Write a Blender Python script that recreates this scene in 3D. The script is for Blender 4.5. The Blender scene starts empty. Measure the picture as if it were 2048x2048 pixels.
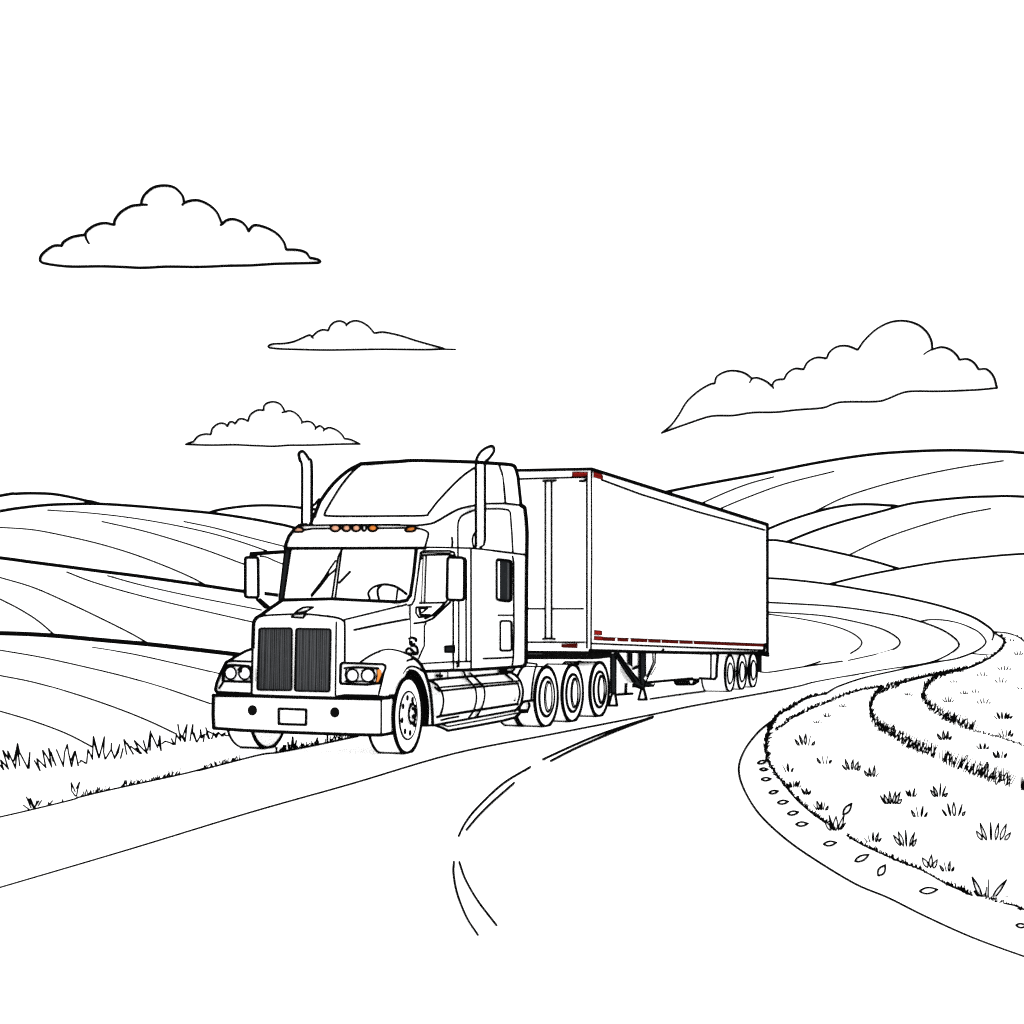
import bpy, bmesh, math, random
from mathutils import Vector, Matrix
from mathutils.bvhtree import BVHTree
from mathutils.geometry import delaunay_2d_cdt
R = math.radians
scene = bpy.context.scene
col = scene.collection

# ------------------------------------------------------------------ camera, sky, sun, exposure
EYE = Vector((0.0, 0.0, 1.7)); FOC = 2756.0; CX = 1024.0; HOR = 1237.0     # focal length and horizon in 2048-px units
cd = bpy.data.cameras.new('camera'); cam = bpy.data.objects.new('camera', cd); col.objects.link(cam)
cam.location = EYE; cam.rotation_euler = (R(90), 0, 0)
cd.sensor_width = 36.0; cd.lens = 36.0 * FOC / 2048.0; cd.shift_y = (HOR - 1024.0) / 2048.0
cd.clip_start = 0.1; cd.clip_end = 6000.0
scene.camera = cam

w = bpy.data.worlds.new('World'); scene.world = w; w.use_nodes = True
nt = w.node_tree; nt.nodes.clear()
out = nt.nodes.new('ShaderNodeOutputWorld'); bg = nt.nodes.new('ShaderNodeBackground')
sky = nt.nodes.new('ShaderNodeTexSky'); sky.sky_type = 'NISHITA'; sky.sun_disc = False
sky.sun_elevation = R(70); sky.sun_rotation = R(200)
mx = nt.nodes.new('ShaderNodeMixRGB'); mx.inputs[0].default_value = 0.985       # an even white overcast over the sky
mx.inputs[2].default_value = (10, 10, 10, 1)
nt.links.new(sky.outputs[0], mx.inputs[1]); nt.links.new(mx.outputs[0], bg.inputs[0])
bg.inputs[1].default_value = 0.1
nt.links.new(bg.outputs[0], out.inputs[0])

sd = bpy.data.lights.new('sun', 'SUN'); sd.energy = 0.5; sd.angle = R(150); sd.color = (1, .985, .96)
sun = bpy.data.objects.new('sun', sd); col.objects.link(sun)
sun.rotation_euler = (R(20), 0, R(200) + math.pi)
scene.view_settings.view_transform = 'Standard'; scene.view_settings.look = 'None'
scene.view_settings.gamma = 1.0; scene.view_settings.exposure = 1.3
scene.render.engine = 'CYCLES'
cy = scene.cycles
cy.use_denoising = False; cy.use_adaptive_sampling = False
cy.max_bounces = 40; cy.diffuse_bounces = 40; cy.transparent_max_bounces = 12
scene.render.filter_size = 1.5

# ------------------------------------------------------------------ materials
def mat(name, c1, c2, scale=3.0, rough=.9):
    m = bpy.data.materials.new(name); m.use_nodes = True
    n = m.node_tree; b = n.nodes['Principled BSDF']
    b.inputs['Roughness'].default_value = rough
    b.inputs['Specular IOR Level'].default_value = 0.0
    tc = n.nodes.new('ShaderNodeTexCoord'); nz = n.nodes.new('ShaderNodeTexNoise'); nz.inputs['Scale'].default_value = scale
    mr = n.nodes.new('ShaderNodeMixRGB'); mr.inputs[1].default_value = (*c1, 1); mr.inputs[2].default_value = (*c2, 1)
    n.links.new(tc.outputs['Object'], nz.inputs['Vector']); n.links.new(nz.outputs['Fac'], mr.inputs[0])
    n.links.new(mr.outputs[0], b.inputs['Base Color'])
    return m
WHITE = mat('white_paint', (.975, .975, .975), (.985, .985, .985))
INK = mat('black_line', (.0006,)*3, (.002,)*3)
BLACK = mat('black_rubber', (.001, .001, .001), (.004, .004, .004))
GREY = mat('grille_mesh', (.030, .032, .034), (.044, .045, .048), 8)
CHAR = mat('charcoal_trim', (.006, .007, .008), (.010, .011, .012), 8)
ORANGE = mat('amber_lens', (.48, .132, .020), (.52, .17, .035), 20)
PINK = mat('pale_amber_lens', (.52, .25, .165), (.55, .29, .18), 20)
RED = mat('red_reflector', (.15, .004, .003), (.21, .010, .008), 20)
DRED = mat('dark_red_reflector', (.032, .0015, .001), (.060, .004, .003), 20)
def glass_mat():
    m = bpy.data.materials.new('clear_glass'); m.use_nodes = True; n = m.node_tree; n.nodes.clear()
    o = n.nodes.new('ShaderNodeOutputMaterial'); t = n.nodes.new('ShaderNodeBsdfTransparent')
    t.inputs[0].default_value = (.99, .99, .99, 1); n.links.new(t.outputs[0], o.inputs[0]); return m
GLASS = glass_mat()
MATS = [WHITE, INK, BLACK, GREY, CHAR, ORANGE, PINK, RED, DRED, GLASS]
W_, I_, B_, G_, C_, O_, P_, R_, D_, X_ = range(10)
def INK_W(w): return 1.12*w + 1.35                                                        # one setting for all line thicknesses

# ------------------------------------------------------------------ view geometry: a photo pixel (2048 px) to a point on a real surface
def ray(px, py): return Vector(((px - CX) / FOC, 1.0, (HOR - py) / FOC))
def hit_plane(px, py, p, n):
    d = ray(px, py); return EYE + d * (((p - EYE).dot(n)) / d.dot(n))
class Plane:
    def __init__(s, p, n): s.p, s.n = Vector(p), Vector(n).normalized()
    def __call__(s, px, py): return hit_plane(px, py, s.p, s.n), s.n
class Ground:
    def __init__(s, z=0.0): s.z = z
    def __call__(s, px, py): return hit_plane(px, py, Vector((0, 0, s.z)), Vector((0, 0, 1))), Vector((0, 0, 1))
def upright(Y): return Plane((0, Y, 0), (0, -1, 0))
def G(px, py): return Ground()(px, py)[0]
class Cast:
    def __init__(s, trees): s.trees = trees
    def __call__(s, px, py):
        d = ray(px, py).normalized(); best = None
        for t in s.trees:
            loc, n, i, dist = t.ray_cast(EYE, d, 5000)
            if loc is not None and (best is None or dist < best[2]): best = (loc, n, dist)
        return (best[0], best[1]) if best else Ground()(px, max(py, HOR + 6))
# truck frame: a = rearwards, b = across to the far side, origin under the near front corner
CS = 8.9; KV = .4376
La = math.sqrt(1 + KV*KV); AX = Vector((KV/La, 1/La, 0)); BX = Vector((-1/La, KV/La, 0)); UP = Vector((0, 0, 1))
_z0 = CS / (KV - (783 - CX)/FOC); P0 = Vector((_z0*(783 - CX)/FOC, _z0, 0))
def S(t): return Plane(P0 + BX*t, -BX)            # vertical plane along the truck
def F(s): return Plane(P0 + AX*s, -AX)            # vertical plane across the truck
def stz(p): d = p - P0; return Vector((d.dot(AX), d.dot(BX), p.z))
def L(s, t, z): return P0 + AX*s + BX*t + UP*z
def mirror_t(p, t0, t1): q = stz(p); return L(q.x, t1 - (q.y - t0), q.z)
TM = Matrix.Translation(P0) @ Matrix(((AX.x, BX.x, 0, 0), (AX.y, BX.y, 0, 0), (0, 0, 1, 0), (0, 0, 0, 1)))

def cr(pts, n=6, closed=False):                   # smooth curve through points
    pts = [tuple(p) for p in pts]
    if len(pts) < 3: return pts
    if closed: ext = [pts[-1]] + pts + pts[:2]
    else: ext = [tuple(2*a - b for a, b in zip(pts[0], pts[1]))] + pts + [tuple(2*a - b for a, b in zip(pts[-1], pts[-2]))]
    res = []
    for i in range(1, len(ext) - 2):
        p0, p1, p2, p3 = ext[i-1:i+3]
        for k in range(n):
            t = k / n
            res.append(tuple(.5*(2*b + (c - a)*t + (2*a - 5*b + 4*c - d)*t*t + (3*b - a - 3*c + d)*t**3) for a, b, c, d in zip(p0, p1, p2, p3)))
    if not closed: res.append(pts[-1])
    return res
def rrect(q, r=.18, n=3):                         # quad with rounded corners
    o = []
    for i in range(4):
        c = Vector(q[i]); a = Vector(q[i-1]); b = Vector(q[(i+1) % 4]); m = min((a-c).length, (b-c).length)*r
        p = c + (a-c).normalized()*m; s = c + (b-c).normalized()*m
        for k in range(n+1):
            t = k/n; v = p*(1-t)**2 + c*2*t*(1-t) + s*t*t; o.append((v.x, v.y))
    return o
def ell(cx, cy, rx, ry, n=20, a0=0, a1=360):
    full = abs(a1 - a0) >= 360; m = n if full else n + 1
    return [(cx + rx*math.cos(R(a0 + (a1-a0)*k/n)), cy + ry*math.sin(R(a0 + (a1-a0)*k/n))) for k in range(m)]
def zc(ox, oy, sc): return lambda *p: [(ox + x*sc, oy + y*sc) for x, y in p]
zA = zc(400, 880, 1/4.83); zB = zc(700, 880, 1/4.83); zC = zc(400, 1180, 1/4.83); zD = zc(700, 1180, 1/4.83)
zE = zc(1000, 900, 1/4.83); zF = zc(1000, 1180, 1/6.44); zG = zc(1180, 1200, 1/4.83)
zH = zc(0, 1300, .2588); zI = zc(1448, 1200, .3106); zJ = zc(50, 340, .3364); zK = zc(500, 600, .2329); zL = zc(1300, 600, .3872)
zM = zc(0, 960, .33126); zN = zc(800, 1400, .3106); zO = zc(1448, 1448, .3106)

class MB:
    def __init__(s): s.v = []; s.f = []; s.m = []
    def add(s, vs, fs, m):
        o = len(s.v); s.v += [Vector(v) for v in vs]
        for f in fs: s.f.append([o + i for i in f]); s.m.append(m)
    def poly(s, pts, m=0): s.add(pts, [list(range(len(pts)))], m)
    def prism(s, pts, vec, m=0):
        n = len(pts); vec = Vector(vec)
        s.add(list(pts) + [Vector(p) + vec for p in pts], [list(range(n)), list(range(2*n-1, n-1, -1))] + [[i, (i+1) % n, n + (i+1) % n, n + i] for i in range(n)], m)
    def hull(s, pts, m=0):
        bm = bmesh.new()
        for p in pts: bm.verts.new(p)
        r = bmesh.ops.convex_hull(bm, input=bm.verts)
        bmesh.ops.delete(bm, geom=list({e for e in r['geom_interior'] + r['geom_unused'] if isinstance(e, bmesh.types.BMVert)}), context='VERTS')
        bm.verts.index_update()
        s.add([v.co.copy() for v in bm.verts], [[v.index for v in f.verts] for f in bm.faces], m); bm.free()
    def box(s, s0, s1, t0, t1, z0, z1, m=0):       # box in the truck frame
        s.prism([L(s0, t0, z0), L(s1, t0, z0), L(s1, t1, z0), L(s0, t1, z0)], UP*(z1-z0), m)
    def tube(s, pts, r, m=1, closed=False, k=6):
        P = [Vector(p) for p in pts]; rr = r if isinstance(r, (list, tuple)) else [r]*len(P)
        Q = [P[0]]; q = [rr[0]]
        for i in range(1, len(P)):
            if (P[i] - Q[-1]).length > 1e-5: Q.append(P[i]); q.append(rr[i])
        P, rr = Q, q; n = len(P)
        if n < 2: return
        vs = []; prev = None
        for i in range(n):
            a = P[i-1] if (i > 0 or closed) else P[i]; b = P[(i+1) % n] if (i < n-1 or closed) else P[i]
            t = (b - a); t = t.normalized() if t.length > 1e-9 else Vector((0, 0, 1))
            if prev is None:
                u = Vector((0, 0, 1)).cross(t)
                if u.length < .1: u = Vector((1, 0, 0)).cross(t)
            else:
                u = prev - t*prev.dot(t)
                if u.length < 1e-6: u = Vector((0, 0, 1)).cross(t)
            u.normalize(); prev = u; v = t.cross(u)
            vs += [P[i] + (u*math.cos(2*math.pi*j/k) + v*math.sin(2*math.pi*j/k))*rr[i] for j in range(k)]
        fs = [[i*k + j, i*k + (j+1) % k, ((i+1) % n)*k + (j+1) % k, ((i+1) % n)*k + j] for i in range(n if closed else n-1) for j in range(k)]
        if not closed: fs += [list(range(k))[::-1], [(n-1)*k + j for j in range(k)]]
        s.add(vs, fs, m)
        if not closed and k >= 5:                  # rounded ends
            for e, d in ((0, P[0]-P[1]), (n-1, P[-1]-P[-2])):
                d.normalize(); s.add([vs[e*k + j]*.45 + P[e]*.55 + d*rr[e]*.75 for j in range(k)] + [vs[e*k + j] for j in range(k)],
                                     [list(range(k))] + [[j, (j+1) % k, k + (j+1) % k, k + j] for j in range(k)], m)
    def ink(s, px, pr, wd=3.0, closed=False, smooth=0, m=1, taper=None, k=6, pm=1.0, raw=False):    # a drawn line as a solid bead lying on surface pr
        if smooth: px = cr(px, smooth, closed)
        pts = []; rs = []; n = len(px)
        for i, (x, y) in enumerate(px):
            p, nn = pr(x, y); d = p - EYE; r = .5*(wd if raw else INK_W(wd))*d.y/FOC
            if taper: r *= taper[0] + (taper[1]-taper[0])*i/max(1, n-1)
            c = abs(d.normalized().dot(nn))
            pull = min(r/max(c, .012), .12*d.length) * (.9 if c > .05 else .6) * pm
            f = 1 - pull/d.length
            pts.append(EYE + d*f); rs.append(r*f)
        cut = []                                   # split at sharp corners so that the bead keeps its thickness
        for i in range(0 if closed else 1, n if closed else n - 1):
            u = Vector(px[i]) - Vector(px[i-1]); v = Vector(px[(i+1) % n]) - Vector(px[i])
            if u.length > .05 and v.length > .05 and u.angle(v) > R(40): cut.append(i)
        if not cut: s.tube(pts, rs, m, closed, k); return
        if closed: ch = [(cut[j], cut[(j+1) % len(cut)]) for j in range(len(cut))]
        else: ch = list(zip([0] + cut, cut + [n-1]))
        for i0, i1 in ch:
            ix = list(range(i0, i1 + 1)) if i1 > i0 else list(range(i0, n)) + list(range(0, i1 + 1))
            s.tube([pts[j] for j in ix], [rs[j] for j in ix], m, False, k)
    def face(s, px, pr, m=0, lift=0.0, th=0.0):    # a flat panel outlined in the photo, on surface pr
        pts = []
        for x, y in px:
            p, nn = pr(x, y)
            if (p - EYE).dot(nn) > 0: nn = -nn
            pts.append(p + nn*lift)
        if th: s.prism(pts, -nn*th, m)
        else: s.poly(pts, m)
    def panel(s, px, pr, wd=3.0, m=0, lift=.01, th=.03, ink=True):
        s.face(px, pr, m, lift, th)
        if ink:
            s.ink(px, (lambda x, y: (lambda r: (r[0] + (r[1] if (r[0]-EYE).dot(r[1]) < 0 else -r[1])*lift, r[1]))(pr(x, y))), wd, True)
    def tree(s): return BVHTree.FromPolygons([tuple(v) for v in s.v], s.f)
    def build(s, name, parent=None, M=None, smooth=False):
        me = bpy.data.meshes.new(name)
        inv = (M if M is not None else (parent_matrix(parent) if parent else Matrix())).inverted()
        me.from_pydata([inv @ v for v in s.v], [], s.f)
        used = sorted(set(s.m)); 
        for u in used: me.materials.append(MATS[u])
        ix = {u: i for i, u in enumerate(used)}
        me.polygons.foreach_set('material_index', [ix[u] for u in s.m]); me.update()
        o = bpy.data.objects.new(name, me); col.objects.link(o)
        if parent: o.parent = parent
        elif M is not None: o.matrix_world = M
        return o
def parent_matrix(p):
    return (parent_matrix(p.parent) if p.parent else Matrix()) @ p.matrix_basis
def tag(o, label=None, cat=None, group=None, kind=None):
    if label: o['label'] = label
    if cat: o['category'] = cat
    if group: o['group'] = group
    if kind: o['kind'] = kind
    return o
def empty(name, M):
    o = bpy.data.objects.new(name, None); col.objects.link(o); o.matrix_world = M; o.empty_display_size = .3; return o
def base_matrix(p): return Matrix.Translation(p)

# ------------------------------------------------------------------ ground and hills
gm = MB(); gm.poly([Vector((-2500, -60, 0)), Vector((2500, -60, 0)), Vector((2500, 3000, 0)), Vector((-2500, 3000, 0))])
TREES = []
def hill(ridge, D, Df, ridge_w, vis, furrows, label, zf=-.4, fw=2.3):
    """a rounded hill: ridge line at distance D, front slope running down to distance Df, back slope beyond"""
    c = cr(ridge, 8); m = MB(); rows = 12; grid = []
    for x, y in c:
        dx = (x - CX)/FOC; zr = EYE.z + (HOR - y)*D/FOC; cl = []
        for k in range(rows + 1):
            v = k/rows; Y = Df + (D - Df)*v; cl.append(Vector((dx*Y, Y, zf + (zr - zf)*(v + .06*math.sin(math.pi*v)))))
        for k in range(1, 6):
            v = k/5; Y = D*(1 + .3*v); cl.append(Vector((dx*Y, Y, zr + (-2 - zr)*v**1.5)))
        grid.append(cl)
    n = len(grid[0])
    for i in range(len(grid) - 1):
        for k in range(n - 1): m.add([grid[i][k], grid[i+1][k], grid[i+1][k+1], grid[i][k+1]], [[0, 1, 2, 3]], 0)
    t = m.tree(); TREES.append(t); m.label = label; m.D = D
    m.later = (c, D, ridge_w, vis, furrows, fw)
    return m
HILLS = []
HILLS.append(hill([(-400, 1275), (-150, 1266)] + zM((0, 925), (300, 938), (600, 965), (900, 992), (1150, 1020), (1420, 1052)) + [(560, 1320), (700, 1345)], 60, 26, 8, None,
    [zM((557, 1010), (800, 1050), (1050, 1105), (1330, 1170)), zM((0, 1027), (250, 1070), (500, 1125), (750, 1185), (1000, 1257), (1270, 1350)),
     zM((0, 1180), (200, 1220), (450, 1290), (700, 1375), (900, 1455), (1065, 1533)), zM((0, 1395), (200, 1455), (400, 1530), (560, 1612))],
    'low nearest hill behind the grass row, lowest thick ridge left of the truck'))
HILLS.append(hill([(-400, 1075), (-150, 1098)] + zM((0, 470), (200, 497), (400, 523), (600, 550), (800, 575), (1000, 603), (1200, 632), (1470, 672), (1690, 697)) + [(700, 1215), (900, 1250)], 110, 64, 6.3, None,
    [zM((403, 555), (560, 615), (800, 685), (1100, 760), (1525, 857)), zM((650, 578), (850, 633), (1100, 690), (1350, 740), (1580, 785)),
     zM((0, 588), (200, 648), (400, 735), (600, 830), (780, 920), (895, 985)), zM((0, 718), (120, 780), (230, 850), (330, 935))],
    'middle hill left of the truck, its ridge running to the far mirror'))
HILLS.append(hill([(-400, 1090), (-150, 1050)] + zM((0, 188), (150, 165), (300, 150), (450, 145), (620, 145), (850, 160), (1050, 178), (1280, 200), (1500, 232), (1650, 260), (1775, 288)) + [(700, 1090), (900, 1150)], 190, 116, 5, None,
    [zM((288, 182), (500, 195), (750, 222), (1000, 262), (1250, 315), (1450, 372), (1610, 427)), zM((615, 250), (850, 303), (1050, 360), (1250, 425), (1470, 507)),
     zA((580, 1125), (640, 1130), (720, 1165), (805, 1200)), zM((1110, 250), (1300, 290), (1500, 345), (1715, 400)),
     zM((0, 285), (200, 300), (400, 338), (600, 385), (800, 445), (1000, 520), (1150, 585), (1240, 632))],
    'broad high hill left of the truck with its ridge meeting the cab visor'))
HILLS.append(hill([(-400, 1100), (-200, 1030)] + zM((0, 95), (100, 83), (200, 80), (320, 85), (420, 102), (520, 125), (600, 143)) + [(300, 1040), (400, 1080)], 300, 255, 5, None, [],
    'small far hill rising over the ridge at the left edge'))
HILLS.append(hill([(300, 1080), (380, 1041)] + zM((1270, 195), (1350, 175), (1480, 158), (1600, 153), (1720, 158), (1815, 168)) + [(700, 1030), (850, 1080)], 290, 255, 4.5, None, [],
    'small far hill just left of the exhaust stack'))
HILLS.append(hill([(1150, 1040), (1260, 1002)] + zL((90, 990), (300, 948), (600, 893), (850, 843), (1100, 803), (1300, 785), (1550, 776), (1800, 782), (1932, 790)) + [(2200, 922), (2450, 960)], 360, 270, 5, None,
    [zL((265, 1050), (400, 990), (520, 945), (640, 913)), zL((360, 1078), (500, 1020), (700, 948), (950, 885)), zL((830, 1103), (1000, 1020), (1200, 955), (1400, 905), (1600, 865), (1825, 830))],
    'tallest far hill on the right, its top ridge starting behind the trailer roof'))
HILLS.append(hill([(1400, 1130), (1480, 1085)] + zL((612, 1182), (750, 1128), (900, 1083), (1020, 1060), (1120, 1055), (1220, 1060), (1290, 1068)) + [(1880, 1035), (1980, 1070)], 262, 228, 4.5, None, [],
    'small rounded hill peeping between the tallest hill and the one before it'))
HILLS.append(hill([(1420, 1160), (1500, 1115)] + zL((705, 1250), (850, 1192), (1000, 1143), (1200, 1090), (1300, 1062), (1400, 1043), (1600, 1022), (1750, 1015), (1932, 1016)) + [(2250, 1008), (2450, 1030)], 222, 180, 4.5, None,
    [zL((1025, 1318), (1200, 1235), (1400, 1165), (1600, 1108), (1760, 1077))],
    'second highest hill on the right edge with a single furrow line'))
HILLS.append(hill([(1300, 1100), (1430, 1080)] + zL((612, 1240), (680, 1245), (800, 1268), (1000, 1312), (1150, 1348), (1287, 1388)) + [(1860, 1155), (1960, 1190)], 175, 160, 4, None, [],
    'plain hill whose ridge slopes down to the right from the trailer rear'))
HILLS.append(hill([(1560, 1195)] + zL((925, 1468), (1100, 1425), (1287, 1388), (1500, 1352), (1700, 1330), (1932, 1311)) + [(2250, 1100), (2450, 1110)], 156, 134, 4, None, [],
    'plain low hill at the right edge above the road bend'))
HILLS.append(hill([(1300, 1160), (1430, 1154)] + zL((612, 1437), (750, 1447), (925, 1468), (1100, 1497), (1300, 1533), (1500, 1580), (1650, 1630), (1730, 1675), (1770, 1710)) + [(1993, 1276), (2010, 1300)], 130, 62, 3.8, (0, -14), [],
    'low hill carrying the road bend behind the trailer', -.25))
TREES.append(gm.tree())
TERR = Cast(TREES)
ground = gm.build('ground'); tag(ground, 'bare white ground sheet under the road and fields', 'ground', kind='structure')
for m in HILLS:
    c, D, rw, vis, fur, fw = m.later
    if vis: c = c[vis[0]:len(c) + vis[1] if vis[1] < 0 else vis[1]]
    m.ink(c, upright(D), rw*1.13, pm=(60 if D in (60, 130) else 22))
    for f in fur: m.ink(f, TERR, fw, smooth=6)
    o = m.build('hill'); tag(o, m.label, 'hill', 'rolling hills round the road', 'structure')

# ------------------------------------------------------------------ road with its bend and lane marks
lineA = [(-60, 1648)] + zH((0, 1290), (230, 1237), (545, 1160), (600, 1140), (850, 1080), (1400, 960), (1590, 910)) + zC((0, 1740), (560, 1595), (740, 1570), (1100, 1500), (1530, 1410))
lineA2 = [(900, 1448), (1150, 1416), (1300, 1398), (1411, 1382), (1470, 1360)]
loopA = zI((235, 465), (300, 465), (500, 433), (760, 395), (800, 390), (1020, 340), (1110, 305), (1133, 268), (1100, 230), (1000, 180), (800, 130), (600, 97), (290, 78))
lineC = [(-60, 1792)] + zH((0, 1835), (1000, 1540), (1932, 1255)) + zD((0, 1875), (1000, 1580), (1932, 1395)) + zG((600, 1105), (1000, 1020), (1932, 850)) + zI((600, 525), (1000, 455), (1300, 408), (1420, 365), (1490, 320), (1513, 285), (1480, 240), (1380, 180), (1200, 120), (1000, 80), (700, 40), (285, 15))
lineB = [(2200, 1965)] + zO((1932, 1497), (1600, 1375), (1300, 1240), (1060, 1120)) + zI((850, 1830), (600, 1680), (400, 1540), (230, 1380), (130, 1220), (95, 1090), (130, 970), (220, 850), (325, 765))
edgeB = zI((325, 765), (520, 640), (655, 605))
loopB = zI((655, 605), (690, 580), (750, 550), (900, 500), (1100, 455), (1300, 412), (1390, 395), (1500, 375), (1620, 330), (1680, 285), (1680, 250), (1630, 200), (1530, 155), (1420, 130), (1320, 127), (1270, 135))
rd = MB()
outline = cr(lineA, 4) + cr(lineA2, 4) + cr(loopA, 4) + zI((285, 15), (700, 40), (1000, 80), (1200, 120), (1270, 135)) + cr(loopB[::-1], 4) + cr(edgeB[::-1], 3)[1:] + cr(lineB[::-1], 4)[1:] + [(2200, 2300), (-60, 2300)]
pts = []
for p in outline:
    if not pts or (Vector(p) - Vector(pts[-1])).length > 1.0: pts.append(p)
nb = len(pts); extra = [(x, y) for y in range(1210, 2300, 24) for x in range(-40, 2180, 40)]
r = delaunay_2d_cdt([Vector(p) for p in pts + extra], [], [list(range(nb))], 1, 1e-3)
vs = []
for v in r[0]:
    p, n = TERR(v.x, v.y); vs.append(p + Vector((0, 0, .006 if p.y < 40 else .02)))
rd.add(vs, r[2], 0)
for ln, wd in ((lineA[:5], 2.6), (lineA[4:], 2.6), (lineC, 2.9), (lineB, 3.4), (loopB, 2.5)): rd.ink(cr(ln, 6), TERR, wd, pm=1.6)
for ln, wd in ((zG((580, 955), (850, 915), (1115, 880)), 2.6), (loopA[:4], 3.4), (loopA[4:], 2.6), (zI((620, 395), (560, 415), (480, 437)), 2.2)): rd.ink(cr(ln, 6), TERR, wd, pm=1.6)
road = rd.build('road'); tag(road, 'wide white road curving round to the bend behind the trailer', 'road', kind='structure')
def dash(a, b):
    d = MB(); a = cr(a, 6); b = cr(b, 6); q = a + b[::-1]
    d.poly([G(x, y) + Vector((0, 0, .012)) for x, y in q])
    d.ink(a, Ground(.012), 3.6); d.ink(b, Ground(.012), 3.6)
    return d.build('lane_dash', road)
dash(zN((920, 382), (1080, 308), (1250, 235), (1440, 168), (1630, 108)), zN((970, 392), (1120, 315), (1280, 245), (1450, 175), (1628, 110)))
dash(zN((840, 430), (660, 540), (500, 690), (420, 790), (378, 875)), zN((735, 533), (590, 660), (500, 750), (428, 835)))
dash(zN((347, 1040), (345, 1120), (370, 1250), (430, 1400), (502, 1512)), zN((382, 1042), (420, 1150), (500, 1290), (622, 1450)))
fd = MB()                                                      # furrow rings of the field inside the bend
fd.add([TERR(x, y)[0] + Vector((0, 0, .03)) for x, y in cr(zI((290, 110), (500, 140), (700, 183), (810, 225), (865, 262), (868, 283), (845, 308), (800, 335)), 4) + [(1540, 1338)]], [list(range(30))], 0)
fd.ink(cr(zI((290, 92), (500, 122), (700, 165), (820, 210), (880, 255), (885, 285), (860, 315), (815, 343)), 6), TERR, 2.4, pm=2)
fd.ink(cr(zG((1720, 365), (1790, 395), (1820, 435), (1800, 475), (1720, 525)), 6), TERR, 2.6, pm=2)
fd.ink(zI((1600, 345), (1680, 352), (1750, 350)), TERR, 2.0, pm=1.6)
fd.ink(cr(zL((1770, 1708), (1776, 1730), (1768, 1755)), 5), TERR, 2.4, pm=2)
o = fd.build('field'); tag(o, 'round field with curved furrow rings inside the road bend', 'field', kind='structure')

# ------------------------------------------------------------------ clouds
def cloud(segs, base, extras, D, label, wd=4.2, tail=None):
    c = []
    for s_ in segs: c += cr(s_, 5) if len(s_) > 2 else s_
    c += cr(base, 4)[0:]
    o = []
    for p in c:
        if not o or (Vector(p) - Vector(o[-1])).length > .8: o.append(p)
    if (Vector(o[0]) - Vector(o[-1])).length < .8: o.pop()
    poly = [Vector(p) for p in o]
    xs = [p.x for p in poly]; ys = [p.y for p in poly]
    def inside(q):
        r_ = False
        for i in range(len(poly)):
            a, b = poly[i-1], poly[i]
            if (a.y > q.y) != (b.y > q.y) and q.x < (b.x-a.x)*(q.y-a.y)/(b.y-a.y) + a.x: r_ = not r_
        return r_
    def dist(q):
        d = 1e9
        for i in range(len(poly)):
            a, b = poly[i-1], poly[i]; ab = b - a; t = max(0, min(1, (q-a).dot(ab)/max(ab.dot(ab), 1e-9))); d = min(d, (q - a - ab*t).length)
        return d
    step = 6; inn = []
    y = min(ys)
    while y < max(ys):
        x = min(xs)
        while x < max(xs):
            q = Vector((x, y))
            if inside(q) and dist(q) > 2.5: inn.append(q)
            x += step
        y += step
    r_ = delaunay_2d_cdt(poly + inn, [], [list(range(len(poly)))], 1, 1e-4)
    m = MB(); k = D/FOC; zmid = 0
    H = [.3*k + k*dist(v)**2/(dist(v) + 12) for v in r_[0]]
    def pt(v, h): return EYE + ray(v.x, v.y)*(D + h)
    m.add([pt(v, -h) for v, h in zip(r_[0], H)], r_[2], 0)
    m.add([pt(v, h) for v, h in zip(r_[0], H)], [list(f)[::-1] for f in r_[2]], 0)
    pr = upright(D)
    m.ink(o, pr, wd, True, pm=2)
    for e in extras: m.ink(e, upright(D*.97), wd*.9)
    ob = m.build('cloud', M=base_matrix(EYE + ray(sum(xs)/len(xs), max(ys))*D)); tag(ob, label, 'cloud', 'clouds in the white sky')
cloud([zJ((105, 553), (90, 540), (93, 515), (115, 487), (160, 455), (190, 448), (217, 450)), zJ((217, 450), (232, 425), (285, 397), (358, 384)), zJ((358, 384), (368, 362), (412, 330), (470, 315), (530, 325)),
       zJ((530, 325), (535, 295), (570, 250), (630, 215), (692, 206)), zJ((692, 206), (694, 180), (715, 142), (765, 103), (830, 92), (890, 105), (935, 150), (947, 195)),
       zJ((947, 195), (980, 183), (1030, 180), (1090, 205), (1140, 250), (1172, 320)), zJ((1172, 320), (1200, 298), (1240, 292), (1290, 310), (1318, 340), (1329, 364)),
       zJ((1329, 364), (1350, 335), (1380, 328), (1440, 345), (1500, 380), (1540, 430), (1553, 473)), zJ((1553, 473), (1620, 475), (1670, 490), (1693, 521)), zJ((1693, 521), (1740, 531), (1757, 545), (1740, 553))],
      zJ((1740, 553), (1500, 558), (1350, 567), (1200, 570), (1030, 577), (850, 575), (700, 582), (600, 578), (450, 573), (280, 575), (170, 565), (105, 553)),
      [zJ((692, 206), (726, 207)), zJ((358, 384), (365, 412), (380, 437)), zJ((935, 208), (947, 195)), zJ((1163, 329), (1172, 320))], 420, 'largest cloud, with thick outline and round dome, high at the left', 4.6)
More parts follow.
